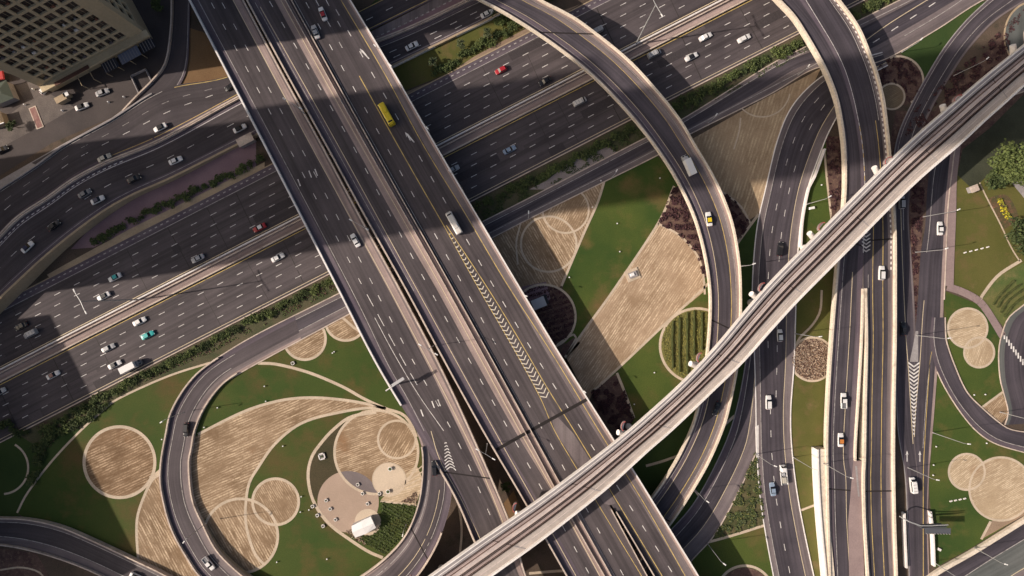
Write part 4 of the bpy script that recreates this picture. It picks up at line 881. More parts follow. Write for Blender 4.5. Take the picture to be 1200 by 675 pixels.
for which, ws in ((0, w1), (1, w2)):
    for f, b, q, sill, wd in ws:
        vis = (which == 0 and f < 11) or (which == 1 and f < 4 and b < 2)
        if vis and cnt < 99:
            m_ = MB(); m_.face(q, glass)
            e1 = (q[1]-q[0]).normalized(); k0, k1 = q[0]+e1*(wd*.5-.05), q[0]+e1*(wd*.5+.05); nv = -uy if which == 0 else ux
            m_.face([k0+nv*.05, k1+nv*.05, k1+nv*.05+Vector((0, 0, FH-1.6)), k0+nv*.05+Vector((0, 0, FH-1.6))], fac_d)
            if rnd.random() < .28:     # a balcony unit or blind standing in the opening
                c_ = sill+e1*rnd.uniform(-.6, .6)+Vector((0, 0, .35)); m_.box(c_, (rnd.uniform(.5, 1.1), .45, .7), rnd.choice([conc_w, conc_g, mat('rust_box', (.2, .09, .06)), sh_mid]), ang)
            ft(m_.build('window')); cnt += 1
        else: rest.face(q, glass)
o = ft(rest.build('windows')); tag(o, kind='stuff')
# roof plant, base band, entrance canopies
mb = MB()
mb.box(TW(WID/2, DEP/2, HT+1.5), (20, 14, 3), conc_g, ang); ft(mb.build('roof_plant'))
mb = MB(); mb.box(TW(WID/2+.6, -1.1, 5.2), (WID+1.4, 2.2, .8), fac, ang); ft(mb.build('cornice'))
mb = MB(); mb.box(TW(11.5, -2.0, 5.75), (13, 1.2, .3), mat('red_brown_panel', (.12, .06, .045), .8), ang); ft(mb.build('sign_band'))
for i in range(6):
    a = 12+i*4.6; mb = MB(); mb.box(TW(a, -3.4, 3.8), (.16, 4.2, .25), fac_d, ang+math.pi/2*0); mb.box(TW(a, -5.3, 1.9), (.2, .2, 3.6), fac_d, ang); ft(mb.build('canopy_beam'))
for a, l in ((24.0, 5.5), (31.5, 7.5), (38.5, 5.0)):
    mb = MB(); mb.box(TW(a, -4.0, 4.1), (l, 3.6, .18), dglass if l < 6 else canopy_m, ang)
    for k in range(int(l)): mb.box(TW(a-l/2+k+.5, -4.0, 4.24), (.12, 3.6, .1), conc_g, ang)
    ft(mb.build('canopy'))
# walled loading dip in front of the tower
w_ = MB(); rq = [P(155, 90), P(172, 82), P(180, 98), P(165, 112)]
for i in range(4):
    p, q = rq[i], rq[(i+1) % 4]; c_ = (p+q)/2; dd = q-p; w_.box((c_.x, c_.y, .5), (dd.length+.3, .3, 1.0), conc_g, math.atan2(dd.y, dd.x))
tag(w_.build('planter_wall'), 'low grey four sided wall between the tower forecourt and the curved ramp wall', 'wall')

# ------------------------------------------------------------------ towers outside the picture whose shadows reach into it
def far_tower(cx, cy, wx, wy, h, rz, label):
    c = P(cx, cy); root = empty('office_tower', (c.x, c.y, 0), rz, label, 'tower')
    mb = MB(); mb.box((0, 0, h/2), (wx, wy, h), fac, 0); mb.build('wall', root)
    for s_ in (-1, 1):
        mb = MB()
        for k in range(int(h/4)-1): mb.box((0, s_*(wy/2+.02), 4+k*4), (wx-3, .12, 2.2), dglass); mb.box((s_*(wx/2+.02), 0, 4+k*4), (.12, wy-3, 2.2), dglass)
        mb.build('window_band', root)
    mb = MB(); mb.box((0, 0, h+1), (wx*.5, wy*.5, 2), conc_g); mb.build('roof_plant', root)
G = R(27)
far_tower(-222, 300, 30, 40, 188, G, 'very tall tower standing outside the left edge beyond the expressway')
far_tower(-152, 313, 26, 30, 310, G, 'slender supertall tower outside the left edge rising above its neighbours')
far_tower(-190, 478, 26, 36, 47, G, 'broad mid height unseen block added outside the lower left edge to shade the highway')  # unseen block added and sized to cast the lower left shadow
far_tower(-130, 632, 30, 58, 41, G, 'smaller unseen block added outside the bottom left corner for its shadow')  # another added unseen block, widened so its shadow fills the corner

# ------------------------------------------------------------------ foliage
leafs = [mat('leaf_dark', (.045, .07, .025), .8, (.07, .095, .035), .8, fine=0, obj_rand=.35), mat('leaf_mid', (.075, .11, .035), .8, (.10, .13, .045), .8, fine=0, obj_rand=.35),
         mat('leaf_grey', (.075, .095, .050), .8, (.10, .12, .07), .8, fine=0, obj_rand=.25)]
bark = mat('bark', (.12, .085, .06), .9, fine=.3)
def leafball(mb, rng, c, r, n, ls, m, flat=.75):
    for _ in range(n):
        a, u = rng.uniform(0, 2*math.pi), rng.uniform(-.4, 1); rr = r*rng.uniform(.55, 1.05)*(1+.25*math.sin(3*a+c[0]*5))
        s_ = math.sqrt(max(0, 1-u*u)); p = Vector((c[0]+rr*s_*math.cos(a), c[1]+rr*s_*math.sin(a), c[2]+rr*u*flat))
        nrm = Vector((rng.gauss(0, .6), rng.gauss(0, .6), rng.uniform(.4, 1.2))).normalized(); t = nrm.orthogonal().normalized(); t.rotate(Matrix.Rotation(rng.uniform(0, 6.28), 3, nrm)); b = nrm.cross(t)
        l = ls*rng.uniform(.6, 1.3); mb.face([p-t*l-b*l*.1, p-b*l*.55, p+t*l, p+b*l*.55], m if rng.random() < .7 else rng.choice(leafs[:2]))
def shrub_mesh(seed, r, m, n=190, ls=.28):
    rng = random.Random(seed); mb = MB()
    for k in range(4): leafball(mb, rng, (rng.uniform(-.5, .5)*r, rng.uniform(-.5, .5)*r, r*.45), r*rng.uniform(.5, .75), n//4, ls, m)
    mb.tube((0, 0, -.05), (0, 0, r*.6), .07, .04, bark, 5, False); return mb
shr = [shrub_mesh(i, 1.5, leafs[i % 2]).build('bush') for i in range(4)]
used_s = [False]*4
def shrub(x, y, z, sc, label, group, rng, kind=None):
    i = rng.randrange(4) if kind is None else kind; src = shr[i]
    if not used_s[i]: o = src; used_s[i] = True
    else: o = src.copy(); COL.objects.link(o)
    o.location = P(x, y, z); o.rotation_euler = (0, 0, rng.uniform(0, 6.28)); s_ = sc*rng.uniform(.75, 1.25); o.scale = (s_, s_*rng.uniform(.8, 1.1), s_*rng.uniform(.8, 1.1))
    tag(o, label, 'bush', group); return o
rng = random.Random(11)
def row(pts, n, wpx, sc, label, group, z=.03):
    c = crom(pts, n)
    for p in c:
        if rng.random() < .93: shrub(p.x+rng.uniform(-2, 2), p.y+rng.uniform(-wpx, wpx), z, sc, label, group, rng)
row([(112, 282), (150, 262), (200, 238), (250, 214), (306, 188)], 40, 1.8, 1.0, 'dark bush in the hedge row between the mauve paving and the highway', 'hedge row beside the mauve paving')
row([(48, 507), (90, 483), (130, 461), (175, 437), (215, 417), (260, 394), (320, 364), (392, 328)], 84, 2.9, .95, 'dark green bush in the long verge between highway and loop entry road', 'bushes on the lower left verge')
row([(52, 518), (75, 503), (100, 490), (125, 474)], 24, 3, 1.0, 'dark green bush in the long verge between highway and loop entry road', 'bushes on the lower left verge')
row([(558, 244), (600, 222), (640, 203), (690, 178), (740, 152)], 34, 3.2, 1.1, 'green bush on the verge between the highway and the service road left of the flyover', 'bushes on the verge left of the flyover')
row([(778, 134), (830, 106), (880, 80), (938, 52)], 36, 3.6, 1.2, 'green bush on the verge between the flyover and the tall ramp', 'bushes between flyover and tall ramp')
row([(990, 22), (1010, 14), (1035, 0), (1060, -12)], 16, 4, 1.2, 'green bush at the top edge just right of the tall ramp', 'bushes right of the tall ramp top')
row([(512, 84), (528, 76), (548, 62), (566, 53), (590, 40), (602, 32)], 20, 3.2, 1.1, 'green bush on the small lawn between barrier wall and highway at the top', 'bushes on the small top lawn')
row([(578, 22), (588, 24), (596, 18), (604, 24)], 14, 5, 1.0, 'light green bush beside the left rim of the flyover near the top', 'bushes under the flyover top')
row([(604, 2), (630, -4), (660, -10)], 9, 4, 1.2, 'dark bush at the very top edge beyond the flyover', 'bushes at the top edge')
row([(5, 500), (30, 510), (50, 530), (40, 560)], 12, 8, 1.2, 'shaded bush on the dark ground at the left edge', 'bushes at the left edge')
def tree(x, y, hgt, rad, label, seed, m, nb=9, n=420, ls=.5, cat='tree', name='broadleaf_tree', group=None):
    rng_ = random.Random(seed); c = P(x, y); root = empty(name, (c.x, c.y, 0), 0, label, cat, group); mb = MB()
    th = hgt*.5; mb.tube((0, 0, -.2), (.2, .1, th), rad*.09, rad*.055, bark, 8)
    cs = []
    for k in range(nb):
        a = 2*math.pi*k/nb+rng_.uniform(-.3, .3); rr = rad*rng_.uniform(.35, .8) if k else 0; q = Vector((rr*math.cos(a), rr*math.sin(a), hgt*rng_.uniform(.6, .85)))
        mb.tube((.2, .1, th*.85), q, rad*.045, rad*.015, bark, 5, False); cs.append(q)
    mb.build('trunk', root); cb = MB()
    for q in cs: leafball(cb, rng_, q, rad*rng_.uniform(.32, .48), n//nb*2, ls, m, .7)
    cb.build('crown', root); return root
tree(1172, 196, 8, 7.2, 'large grey green tree with a wide crown at the upper right above the lawn', 1, leafs[1], 14, 1300)
tree(1157, 213, 5.5, 3.8, 'smaller round tree at the lower left of the large grey green tree', 2, leafs[1], 9, 420)
tree(1193, 207, 6, 4.6, 'tree with a dark crown beside the pale paving at the right edge', 3, leafs[0], 9, 520)
tree(1190, 275, 6, 6.0, 'dark spreading tree at the right edge below the yellow flowers', 4, leafs[0], 12, 900)
tree(1198, 292, 5, 3.4, 'dark tree cut by the right edge just above the curved path', 5, leafs[0], 8, 360)
tree(1195, 178, 5, 3.2, 'dark slim tree near the right edge beside the white awning', 6, leafs[0], 8, 300)
for i, (x, y, h_) in enumerate(((541, 56, 3.6), (572, 42, 3.6), (508, 76, 4.0))):
    tree(x, y, h_, 1.7, ['small grey tree in the middle of the small top lawn', 'small dark tree at the right end of the small top lawn', 'small pale tree at the shaded left end of the small top lawn'][i], 20+i, leafs[2], 6, 200, .3)
tree(593, 566, 5, 1.8, 'spindly green tree growing in the gap between the two overpasses', 31, leafs[1], 6, 170, .35)
def inpoly(x, y, poly_):
    r_ = False; n = len(poly_)
    for i in range(n):
        (x0, y0), (x1, y1) = poly_[i], poly_[(i+1) % n]
        if (y0 > y) != (y1 > y) and x < (x1-x0)*(y-y0)/(y1-y0)+x0: r_ = not r_
    return r_
def cover(name, pts, n, ls, hts, ms, seed, z=.06, rows=None, clump=None):
    """countless small plants: one object of leaf sized faces"""
    rng_ = random.Random(seed); mb = MB(); xs = [p[0] for p in pts]; ys = [p[1] for p in pts]; k = 0; tries = 0
    from mathutils import noise as nz
    while k < n and tries < n*12:
        tries += 1; x, y = rng_.uniform(min(xs), max(xs)), rng_.uniform(min(ys), max(ys))
        if not inpoly(x, y, pts): continue
        if clump and nz.noise(Vector((x*clump, y*clump, seed*3.1))) < -.02: continue
        if rows:
            a, sp = R(rows[0]), rows[1]; d_ = (x*math.sin(a)+y*math.cos(a))/sp; fz = d_-math.floor(d_)
            if fz > rows[2]: continue
        p = P(x, y, z); p.z += rng_.uniform(0, hts)
        nrm = Vector((rng_.gauss(0, .5), rng_.gauss(0, .5), 1)).normalized(); t = nrm.orthogonal().normalized(); t.rotate(Matrix.Rotation(rng_.uniform(0, 6.28), 3, nrm)); b = nrm.cross(t); l = ls*rng_.uniform(.5, 1.3)
        mb.face([p-t*l, p-b*l*.6, p+t*l, p+b*l*.6], rng_.choice(ms)); k += 1
    return tag(mb.build(name), kind='stuff')
mar = [mat('maroon_leaf', (.055, .022, .028), .85, fine=0), mat('maroon_leaf_dark', (.035, .018, .022), .85, fine=0), mat('maroon_leaf_mid', (.085, .040, .040), .85, fine=0)]
drl = [mat('dry_leaf', (.30, .21, .15), .9, fine=0), mat('dry_leaf_pale', (.42, .33, .25), .9, fine=0), mat('dry_leaf_dark', (.10, .055, .045), .9, fine=0)]
grn = leafs[:2]; yel = [mat('yellow_green_leaf', (.22, .20, .05), .85, fine=0), mat('olive_leaf', (.14, .14, .045), .85, fine=0)]
cover('flowers', [(789, 220), (771, 262), (796, 276), (816, 298), (824, 325), (835, 325), (800, 218)], 2600, .35, .45, mar, 1, clump=.16)
cover('flowers', [(835, 215), (862, 236), (879, 262), (863, 286), (850, 270)], 1300, .35, .45, mar, 2, clump=.16)
cover('flowers', [(693, 460), (723, 438), (735, 465), (743, 490), (735, 505), (722, 508), (700, 480)], 1900, .35, .45, mar, 3, clump=.12)
cover('flowers', [(637+36*math.cos(a/4), 371+36*math.sin(a/4)) for a in range(25)], 2200, .32, .45, mar, 4, rows=(18, 6.5, .62))
cover('flowers', [(968, 160), (990, 160), (992, 262), (974, 262), (970, 220)], 1300, .35, .45, mar, 5, clump=.2)
cover('flowers', [(1030, 76), (1050, 66), (1072, 74), (1081, 92), (1074, 112), (1064, 118), (1060, 104), (1046, 96), (1033, 100), (1027, 108), (1026, 88)], 1300, .32, .4, mar, 6, clump=.2)
cover('flowers', [(1070, 130), (1200, 10), (1180, 60), (1150, 95), (1110, 120), (1095, 150), (1060, 160)], 2600, .34, .4, mar, 7, clump=.14)
cover('flowers', [(1068, 215), (1084, 205), (1080, 260), (1074, 340), (1073, 380), (1068, 300)], 1500, .34, .4, mar, 8, clump=.15)
cover('dry_plants', [(952+24*math.cos(a/4), 421+24*math.sin(a/4)) for a in range(25)], 2600, .30, .4, drl, 9)
cover('ground_cover', [(886, 527), (866, 573), (845, 614), (831, 633), (896, 614), (892, 575)], 4200, .34, .5, leafs+[yel[1]], 10, clump=.13)
cover('ground_cover', [(447, 588), (488, 592), (484, 606), (474, 625), (451, 650), (421, 634), (424, 627), (436, 627), (446, 615)], 2600, .26, .35, leafs[:2], 11, rows=(-30, 3.6, .6))
cover('hedge_foliage', [(775, 405), (779, 385), (794, 370), (814, 363), (829, 365), (832, 440), (800, 443), (783, 430)], 3600, .28, .25, yel, 12)
cover('dry_plants', [(405, 622), (418, 618), (430, 640), (415, 632)], 260, .28, .3, drl, 13)
cover('dry_plants', [(470, 588), (488, 575), (489, 590)], 260, .28, .3, drl, 14)
cover('ground_cover', [(42, 500), (88, 478), (190, 425), (250, 395), (390, 325), (398, 338), (300, 386), (246, 414), (190, 438), (135, 464), (90, 496), (46, 535)], 5200, .30, .25, [leafs[0], leafs[1], drl[2]], 15, clump=.1)
cover('ground_cover', [(780, 140), (960, 47), (955, 56), (800, 138)], 1800, .30, .25, [leafs[0], leafs[1]], 16, clump=.1)
cover('ground_cover', [(560, 248), (600, 222), (700, 172), (760, 144), (766, 156), (600, 240), (565, 262)], 2000, .30, .25, [leafs[0], leafs[1]], 17, clump=.1)
# clipped hedge rows in the yellow green round bed
hm = mat('hedge_dark', (.045, .055, .015), .9, (.08, .09, .03), .8, fine=.3)
def hedge(pts, label, group, hgt=.9, wd=.55, m=None):
    mb = MB(); c = crom(pts, max(4, int(len(pts)*5))); q = [P(p.x, p.y, 0) for p in c]; rg = random.Random(int(pts[0][0]))
    ring = []
    for i, p in enumerate(q):
        t = (q[min(i+1, len(q)-1)]-q[max(i-1, 0)]).normalized(); nn = Vector((-t.y, t.x, 0)); ww = wd*rg.uniform(.55, 1.2)/2; hh = hgt*rg.uniform(.8, 1.1)
        ring.append([p-nn*ww, p-nn*ww*.8+Vector((0, 0, hh)), p+nn*ww*.8+Vector((0, 0, hh)), p+nn*ww])
    for a, b in zip(ring, ring[1:]):
        for k in range(3): mb.face([a[k], b[k], b[k+1], a[k+1]], m or hm)
    mb.face(ring[0], m or hm); mb.face(list(reversed(ring[-1])), m or hm)
    return tag(mb.build('hedge'), label, 'hedge', group)
od = ['leftmost', 'second', 'third', 'fourth', 'rightmost']
for i, (x, y0, y1) in enumerate(((788, 376, 431), (796, 372, 436), (805, 366, 438), (813, 364, 416), (822, 366, 410))):
    hedge([(x, y0), (x-.6+i*.2, (y0+y1)/2), (x, y1)], '%s dark hedge line in the round yellow green bed%s' % (od[i], '' if i in (0, 4) else ' counted from the left'), 'hedge lines in the round bed')
for i, pts in enumerate((((1163, 357), (1170, 346), (1187, 329)), ((1168, 360), (1176, 348), (1195, 333)), ((1172, 366), (1180, 353), (1200, 338)), ((1176, 371), (1186, 358), (1203, 344)))):
    hedge(pts, '%s dark curved hedge line on the lawn between curved path and roundabout' % ['topmost', 'second highest', 'third highest', 'lowest'][i], 'curved hedge lines at the right edge', .8, .6)
# yellow flowering patch
cover('yellow_flowers', [(1168, 233), (1174, 232), (1180, 246), (1185, 256), (1179, 258), (1172, 246)], 420, .3, .5, [mat('yellow_petal', (.62, .50, .03), .8, fine=0), mat('yellow_petal_deep', (.30, .30, .04), .8, fine=0), leafs[1]], 21, z=.2, clump=.35)
poly('flower_bed', [(1158, 233), (1168, 229), (1180, 229), (1190, 243), (1193, 258), (1184, 264), (1176, 268), (1170, 258), (1163, 246)], .055, mat('red_soil', (.13, .08, .045), .95, (.07, .07, .03), .3, (.2, .1, .06), fine=.3), smooth=True)

# ------------------------------------------------------------------ small structures
wht = mat('white_paint', (.78, .77, .76), .5, fine=.05); whg = mat('light_grey_paint', (.45, .45, .46), .5, fine=.05); drk = mat('dark_metal', (.03, .03, .032), .5)
c = P(428, 614); kr = empty('kiosk', (c.x, c.y, .09), math.radians(24), 'white kiosk with a folded roof on the pale round plaza in the loop', 'kiosk')
mb = MB(); mb.box((0, 0, 1.3), (7.2, 4.0, 2.6), whg); mb.build('wall', kr)
mb = MB(); mb.face([(-4, -2.2, 2.6), (.2, -2.5, 2.7), (.2, 0, 3.3), (-4.0, 0, 3.2)], wht); mb.face([(-4, 0, 3.2), (.2, 0, 3.3), (.2, 2.2, 2.7), (-3.6, 2.0, 2.6)], wht)
mb.face([(.3, -2.4, 2.9), (4, -2.0, 2.7), (4.2, 0, 3.4), (.3, 0, 3.5)], wht); mb.face([(.3, 0, 3.5), (4.2, 0, 3.4), (3.9, 2.3, 2.7), (.3, 2.4, 2.9)], wht)
mb.face([(-4, -2.2, 2.6), (-4, 0, 3.2), (-3.6, 2.0, 2.6)], wht); mb.face([(4, -2, 2.7), (3.9, 2.3, 2.7), (4.2, 0, 3.4)], wht); mb.build('roof', kr)
c = P(631, 355, 0); kb = empty('equipment_hut', (c.x, c.y, .08), math.radians(22), 'small grey roofed hut in the half round maroon bed beside the wide overpass', 'hut')
mb = MB(); mb.box((0, 0, 1.2), (4.4, 3.2, 2.4), conc_g); mb.build('wall', kb); mb = MB(); mb.box((0, 0, 2.5), (4.8, 3.5, .25), whg); mb.build('roof', kb)
mb = MB(); mb.box((2.7, .3, .5), (1.4, 3.4, 1.0), drk); mb.build('equipment_cage', kb)
poly('plaza', [(612, 336), (640, 330), (645, 350), (624, 368), (610, 352)], .07, purppath)
c = P(741, 322, 0); kb = empty('monument', (c.x, c.y, .06), math.radians(22), 'small white box on a square stone plinth in the striped tan field', 'monument')
mb = MB(); mb.box((0, 0, .15), (4.8, 4.0, .3), path_m); mb.build('plinth', kb); mb = MB(); mb.box((0, 0, .55), (2.9, 2.1, .6), conc_g); mb.build('base', kb); mb = MB(); mb.box((-.2, .1, 1.0), (1.7, 1.2, .5), wht, 0, .8); mb.build('top', kb)
c = P(1137, 222, 0); kb = empty('utility_cabinet', (c.x, c.y, .04), math.radians(22), 'square pale roofed utility cabinet at the upper corner of the right lawn', 'cabinet')
mb = MB(); mb.box((0, 0, .9), (2.6, 2.0, 1.8), conc_g); mb.build('body', kb); mb = MB(); mb.box((0, 0, 1.87), (2.9, 2.3, .14), conc); mb.build('roof', kb)
# square planters round the plaza
sq = [(420, 567, 'grey lens of paving, upper'), (425, 578, 'grey lens of paving, lower')]
def planter(x, y, s_, lab, rz=.5, z=.08):
    c = P(x, y, 0); r_ = empty('planter_box', (c.x, c.y, z), rz, lab, 'planter'); mb = MB()
    for a in (0, 1, 2, 3): 
        q = a*math.pi/2; mb.box((math.cos(q)*s_*.42, math.sin(q)*s_*.42, .22), (.16*s_ if a % 2 == 0 else s_, s_ if a % 2 == 0 else .16*s_, .44), conc_w)
    mb.build('frame', r_); mb = MB(); mb.box((0, 0, .14), (s_*.68, s_*.68, .26), conc_g); mb.box((0, 0, .4), (s_*.3, s_*.3, .3), leafs[0]); mb.build('soil_fill', r_)
for x, y, lab in ((419.6, 567.5, 'white square planter box on the dark paving, the upper of two'), (425.2, 578, 'white square planter box on the dark paving, the lower of two'),
                  (382.6, 586, 'white square planter box highest of three on the left of the tan plaza'), (387.4, 596, 'white square planter box in the middle of three on the tan plaza'), (393.5, 608.5, 'white square planter box nearest the bottom of the tan plaza'),
                  (431, 590, 'white square planter box close above the kiosk on the tan plaza'), (366.7, 593, 'white frame planter on the path rim, uppermost of three beside the lawn'), (372.3, 603.5, 'white frame planter on the path rim, middle of three beside the lawn'),
                  (379, 616, 'white frame planter on the path rim, lowest of three beside the lawn'), (445, 578, 'small planter at the foot of the pale round plaza')): planter(x, y, 1.1, lab)
planter(377.5, 534.5, 2.3, 'pale rectangular planter box alone on the dark brown bed', .3)
planter(343.5, 425.5, 1.2, 'tiny pale square box on the lawn under the half round beds')
for x, y, lab in ((457.5, 549, 'white urn near the top of the pale round plaza'), (455, 575.5, 'white urn near the bottom of the pale round plaza')):
    c = P(x, y, .08); o = empty('urn', c[:], 0, lab, 'urn'); mb = MB(); mb.tube((0, 0, 0), (0, 0, .7), .35, .75, wht, 14); mb.build('bowl', o); mb = MB(); mb.tube((0, 0, .66), (0, 0, .74), .55, .55, leafs[0], 12); mb.build('soil_fill', o)
# garden spotlights: small white lights on the grass
spots_ = [(694, 243), (723, 262), (726, 295), (667, 325), (704, 212), (766.5, 436.5), (773, 209), (310.5, 452.5), (312, 470), (392, 412), (390, 413.5), (255.5, 477.5), (240, 500.5), (353.5, 581.5), (352.5, 599.5), (362.5, 597), (383.5, 654.5),
          (332, 522.5), (190.5, 514.5), (1093, 544.5), (1092.5, 556.5), (1096, 523), (1155, 519), (1153.5, 462), (1140.5, 462.5), (743, 473.5), (962, 217), (325, 658)]
for i, (x, y) in enumerate(spots_):
    if i == 0:
        c = P(x, y, .03); s0 = empty('garden_spotlight', c[:], 0, 'tiny white garden spotlight standing on the grass', 'spotlight', 'garden spotlights on the lawns')
        mb = MB(); mb.tube((0, 0, 0), (0, 0, .35), .1, .1, drk, 6); mb.build('stake', s0); mb = MB(); mb.tube((0, 0, .35), (0, 0, .6), .24, .22, wht, 8); mb.build('lamp_housing', s0)
    else:
        s_ = s0.copy(); COL.objects.link(s_); s_.location = P(x, y, .03)
        for ch in s0.children: q = ch.copy(); COL.objects.link(q); q.parent = s_
def slabrow(pts, label, n, grp):
    for i in range(n):
        t = i/(n-1); x = pts[0][0]+(pts[1][0]-pts[0][0])*t; y = pts[0][1]+(pts[1][1]-pts[0][1])*t; c = P(x, y, .03)
        mb = MB(); mb.box((0, 0, .2), (.9, .4, .35), conc_w, 0, .95); o = mb.build('stone_bench'); o.location = c; o.rotation_euler = (0, 0, .35); tag(o, label, 'bench', grp)
slabrow(((1130.5, 296), (1157, 289.5)), 'small white block bench in the row across the right lawn', 5, 'white benches on the right lawn')
slabrow(((1114, 587), (1130, 584)), 'small white block bench in the row beside the lower right round beds', 4, 'white benches beside the round beds')
c = P(950.5, 244, .03); mb = MB(); mb.box((0, 0, .45), (1.9, .9, .9), wht, .2, .9); o = mb.build('utility_cabinet'); o.location = c; tag(o, 'white low cabinet on the grass strip above the viaduct', 'cabinet')
c = P(1100, 643.5, .03); mb = MB(); mb.box((0, 0, .3), (1.1, .9, .6), conc_w, -.5, .9); o = mb.build('utility_cabinet'); o.location = c; tag(o, 'small pale cabinet on the lawn under the sign gantry', 'cabinet')
# small cream wall segments beside the slip road's left shoulder etc.
for pts, z, lab in (([(964, 175), (952, 208), (945, 222), (938, 258), (936, 290)], .2, 'thin cream wall on the right side of the curved slip road above the viaduct'),
                    ([(1056.5, 600), (1057.5, 630), (1059, 664)], .2, 'pale upright wall left of the road at the lower right sign gantry'), ([(1087, 598), (1090, 625), (1091.5, 662)], .22, 'pale upright wall right of the road at the lower right sign gantry')):
    k = MB(); r_ = Ribbon(pts, [(x+2.2, y+.3) for x, y in pts], z, ext=(0, 0)); r_.wall(k, 0, .55, 1.3, conc_w, base=-.2); tag(k.build('boundary_wall'), lab, 'wall')

# ------------------------------------------------------------------ street lamps
pole_m = mat('pole_grey', (.42, .42, .42), .45, metal=.3, fine=0); head_m = mat('lamp_white', (.8, .79, .77), .4, fine=0)
def lamp(x, y, z, h, dr, label, group=None, arms=1, arm=1.1, name='street_lamp', r=.11):
    c = P(x, y, z); o = empty(name, c[:], math.atan2(P(x, y).y, P(x, y).x)+.25 if arms == 1 else R(dr), label, 'lamp', group)
    mb = MB(); mb.tube((0, 0, 0), (0, 0, h), r*1.25, r*.7, pole_m, 8); mb.build('pole', o)
    mb = MB(); mb.tube((0, 0, -.05), (0, 0, .35), r*2.2, r*2.0, conc_g, 8); mb.build('base', o)
    for k in range(arms):
        s_ = 1 if k == 0 else -1; mb = MB(); mb.tube((0, 0, h-.15), (s_*arm, 0, h+.25), r*.6, r*.5, pole_m, 6); am = mb.build('arm', o)
        mb = MB(); mb.box((s_*(arm+.35), 0, h+.22), (1.15, .38, .16), head_m, 0, .8); mb.build('lamp_head', am)
    return o
for x, y, z, h, dr, lab in (
    (943, 240, .2, 13.5, 180, 'street lamp beside the thin cream wall above the viaduct'), (1072.6, 295.6, .2, 12.5, 0, 'street lamp with a white head over the right road just below the white car'),
    (932, 391, .2, 13.5, 0, 'street lamp at the right road edge just left of the brown round bed'), (1074, 393, .23, 13, 0, 'street lamp standing at the road nose where the two right roads join'),
    (1093, 507, .2, 14, -20, 'long leaning street lamp on the lower right lawn edge'), (930, 536, .2, 12.5, 180, 'street lamp at the slip road edge next to the tall ramp wall'),
    (885.5, 532, .2, 12, 0, 'street lamp at the tip of the ivy triangle'), (829, 637, .2, 13, 180, 'street lamp at the lower corner of the ivy triangle'),
    (1142, 642, 1.0, 11, -60, 'street lamp on the cream wall of the lower right corner road'), (1093, 658, .2, 11, 0, 'street lamp at the lower end of the pale wall by the bottom edge'),
    (242, 613, 2.5, 12, 215, 'street lamp on the inner edge of the loop ramp above the lower pickup'), (1117, 89, .1, 13, 150, 'street lamp lying long over the dark bed near the top right'),
    (1057, 61, .1, 8, 30, 'short street lamp at the dry round bed near the top right'), (1082, 254, .2, 14, 0, 'street lamp between the two right roads level with the utility cabinet'),
    (619, 256, .2, 5.5, 60, 'short lamp at the service road edge above the round tan beds'), (717, 208, .2, 5.5, 60, 'short lamp on the service road edge at the corner of the green lawn'),
    (830, 144, .2, 5.5, 60, 'short lamp at the service road edge right of the flyover'), (935, 88, .2, 5.5, 60, 'short lamp at the service road edge left of the tall ramp'),
    (867, 312, 7.2, 8, 0, 'lamp on the outer rim of the flyover above the viaduct'), (1172, 483, .1, 13, -10, 'street lamp in the tan wedge bed by the roundabout'),
    (216, 483, 1.9, 11, 0, 'street lamp on the left part of the loop ramp behind the dark car'), (1064, 548, .2, 12, 0, 'dark thin street lamp beside the road left of the white and red van'),
    (476, 615, .3, 5, 60, 'short lamp at the inner edge of the loop beside the green rows'), (815, 574, .2, 9, 20, 'slim lamp between the flyover and the lower slip road')):
    lamp(x, y, z, h, dr, lab)
for i, (x, y) in enumerate(((359, 135), (432, 268), (508, 405), (571, 520))):
    lamp(x, y, ZA-.5, 12, 150, 'double arm lamp in the slot between the two overpasses, %s' % ['nearest the top', 'level with the white car', 'right of the sign gantry', 'above the spindly tree'][i], None, 2, 2.6)
for i, (x, y) in enumerate(((442, 57), (460, 80), (503, 153), (529, 203), (614, 346), (683, 457))):
    lamp(x, y, ZA+1, 1.2, 60, 'stubby marker lamp on the right parapet of the wide overpass', 'marker lamps on the wide overpass', 1, .3, 'marker_lamp', .06)
lamp(965, 543, 3.2, 14, -20, 'dark street lamp on the wall of the tall ramp leaning over its lanes')
for x, y, lab in ((745, 52, 'high double lamp mast on the highway median between flyover and vans'), (165, 351, 'high double lamp mast on the highway median at the left')):
    lamp(x, y, .2, 28, 118, lab, None, 2, 3.4, 'lamp_mast', .22)
# ------------------------------------------------------------------ sign gantries
sg = mat('sign_back', (.09, .095, .11), .5, fine=.05)
c = P(1054.5, 605, .2); g_ = empty('sign_gantry', c[:], 0, 'curved arm sign gantry with a dark panel over the lower right road', 'gantry')
pts = [P(1054.5, 605, .2)-c, P(1054.5, 605, 5)-c, P(1057, 606.5, 6.4)-c, P(1066, 611.5, 7.2)-c, P(1079, 616, 7.6)-c, P(1090, 616, 7.6)-c, P(1111, 615, 7.6)-c]
mb = MB()
for a, b in zip(pts, pts[1:]): mb.tube(a, b, .22, .2, pole_m, 8)
mb.build('post', g_)
a, b = P(1080, 618, 7.6)-c, P(1109, 616.5, 7.6)-c; mb = MB(); m_ = (a+b)/2; mb.box((m_.x, m_.y-.2, m_.z-1.2), ((b-a).length, .25, 3.0), sg, math.atan2((b-a).y, (b-a).x)); mb.build('sign_panel', g_)
mb = MB(); a, b = P(1084, 622, 6.5)-c, P(1114, 622.5, 6.5)-c; m_ = (a+b)/2; mb.box((m_.x, m_.y, m_.z), ((b-a).length, 1.9, .12), sg, 0)
for i in range(9): q = a.lerp(b, (i+.5)/9); mb.box((q.x, q.y-.9, q.z+.2), (.3, .2, .25), conc_g)
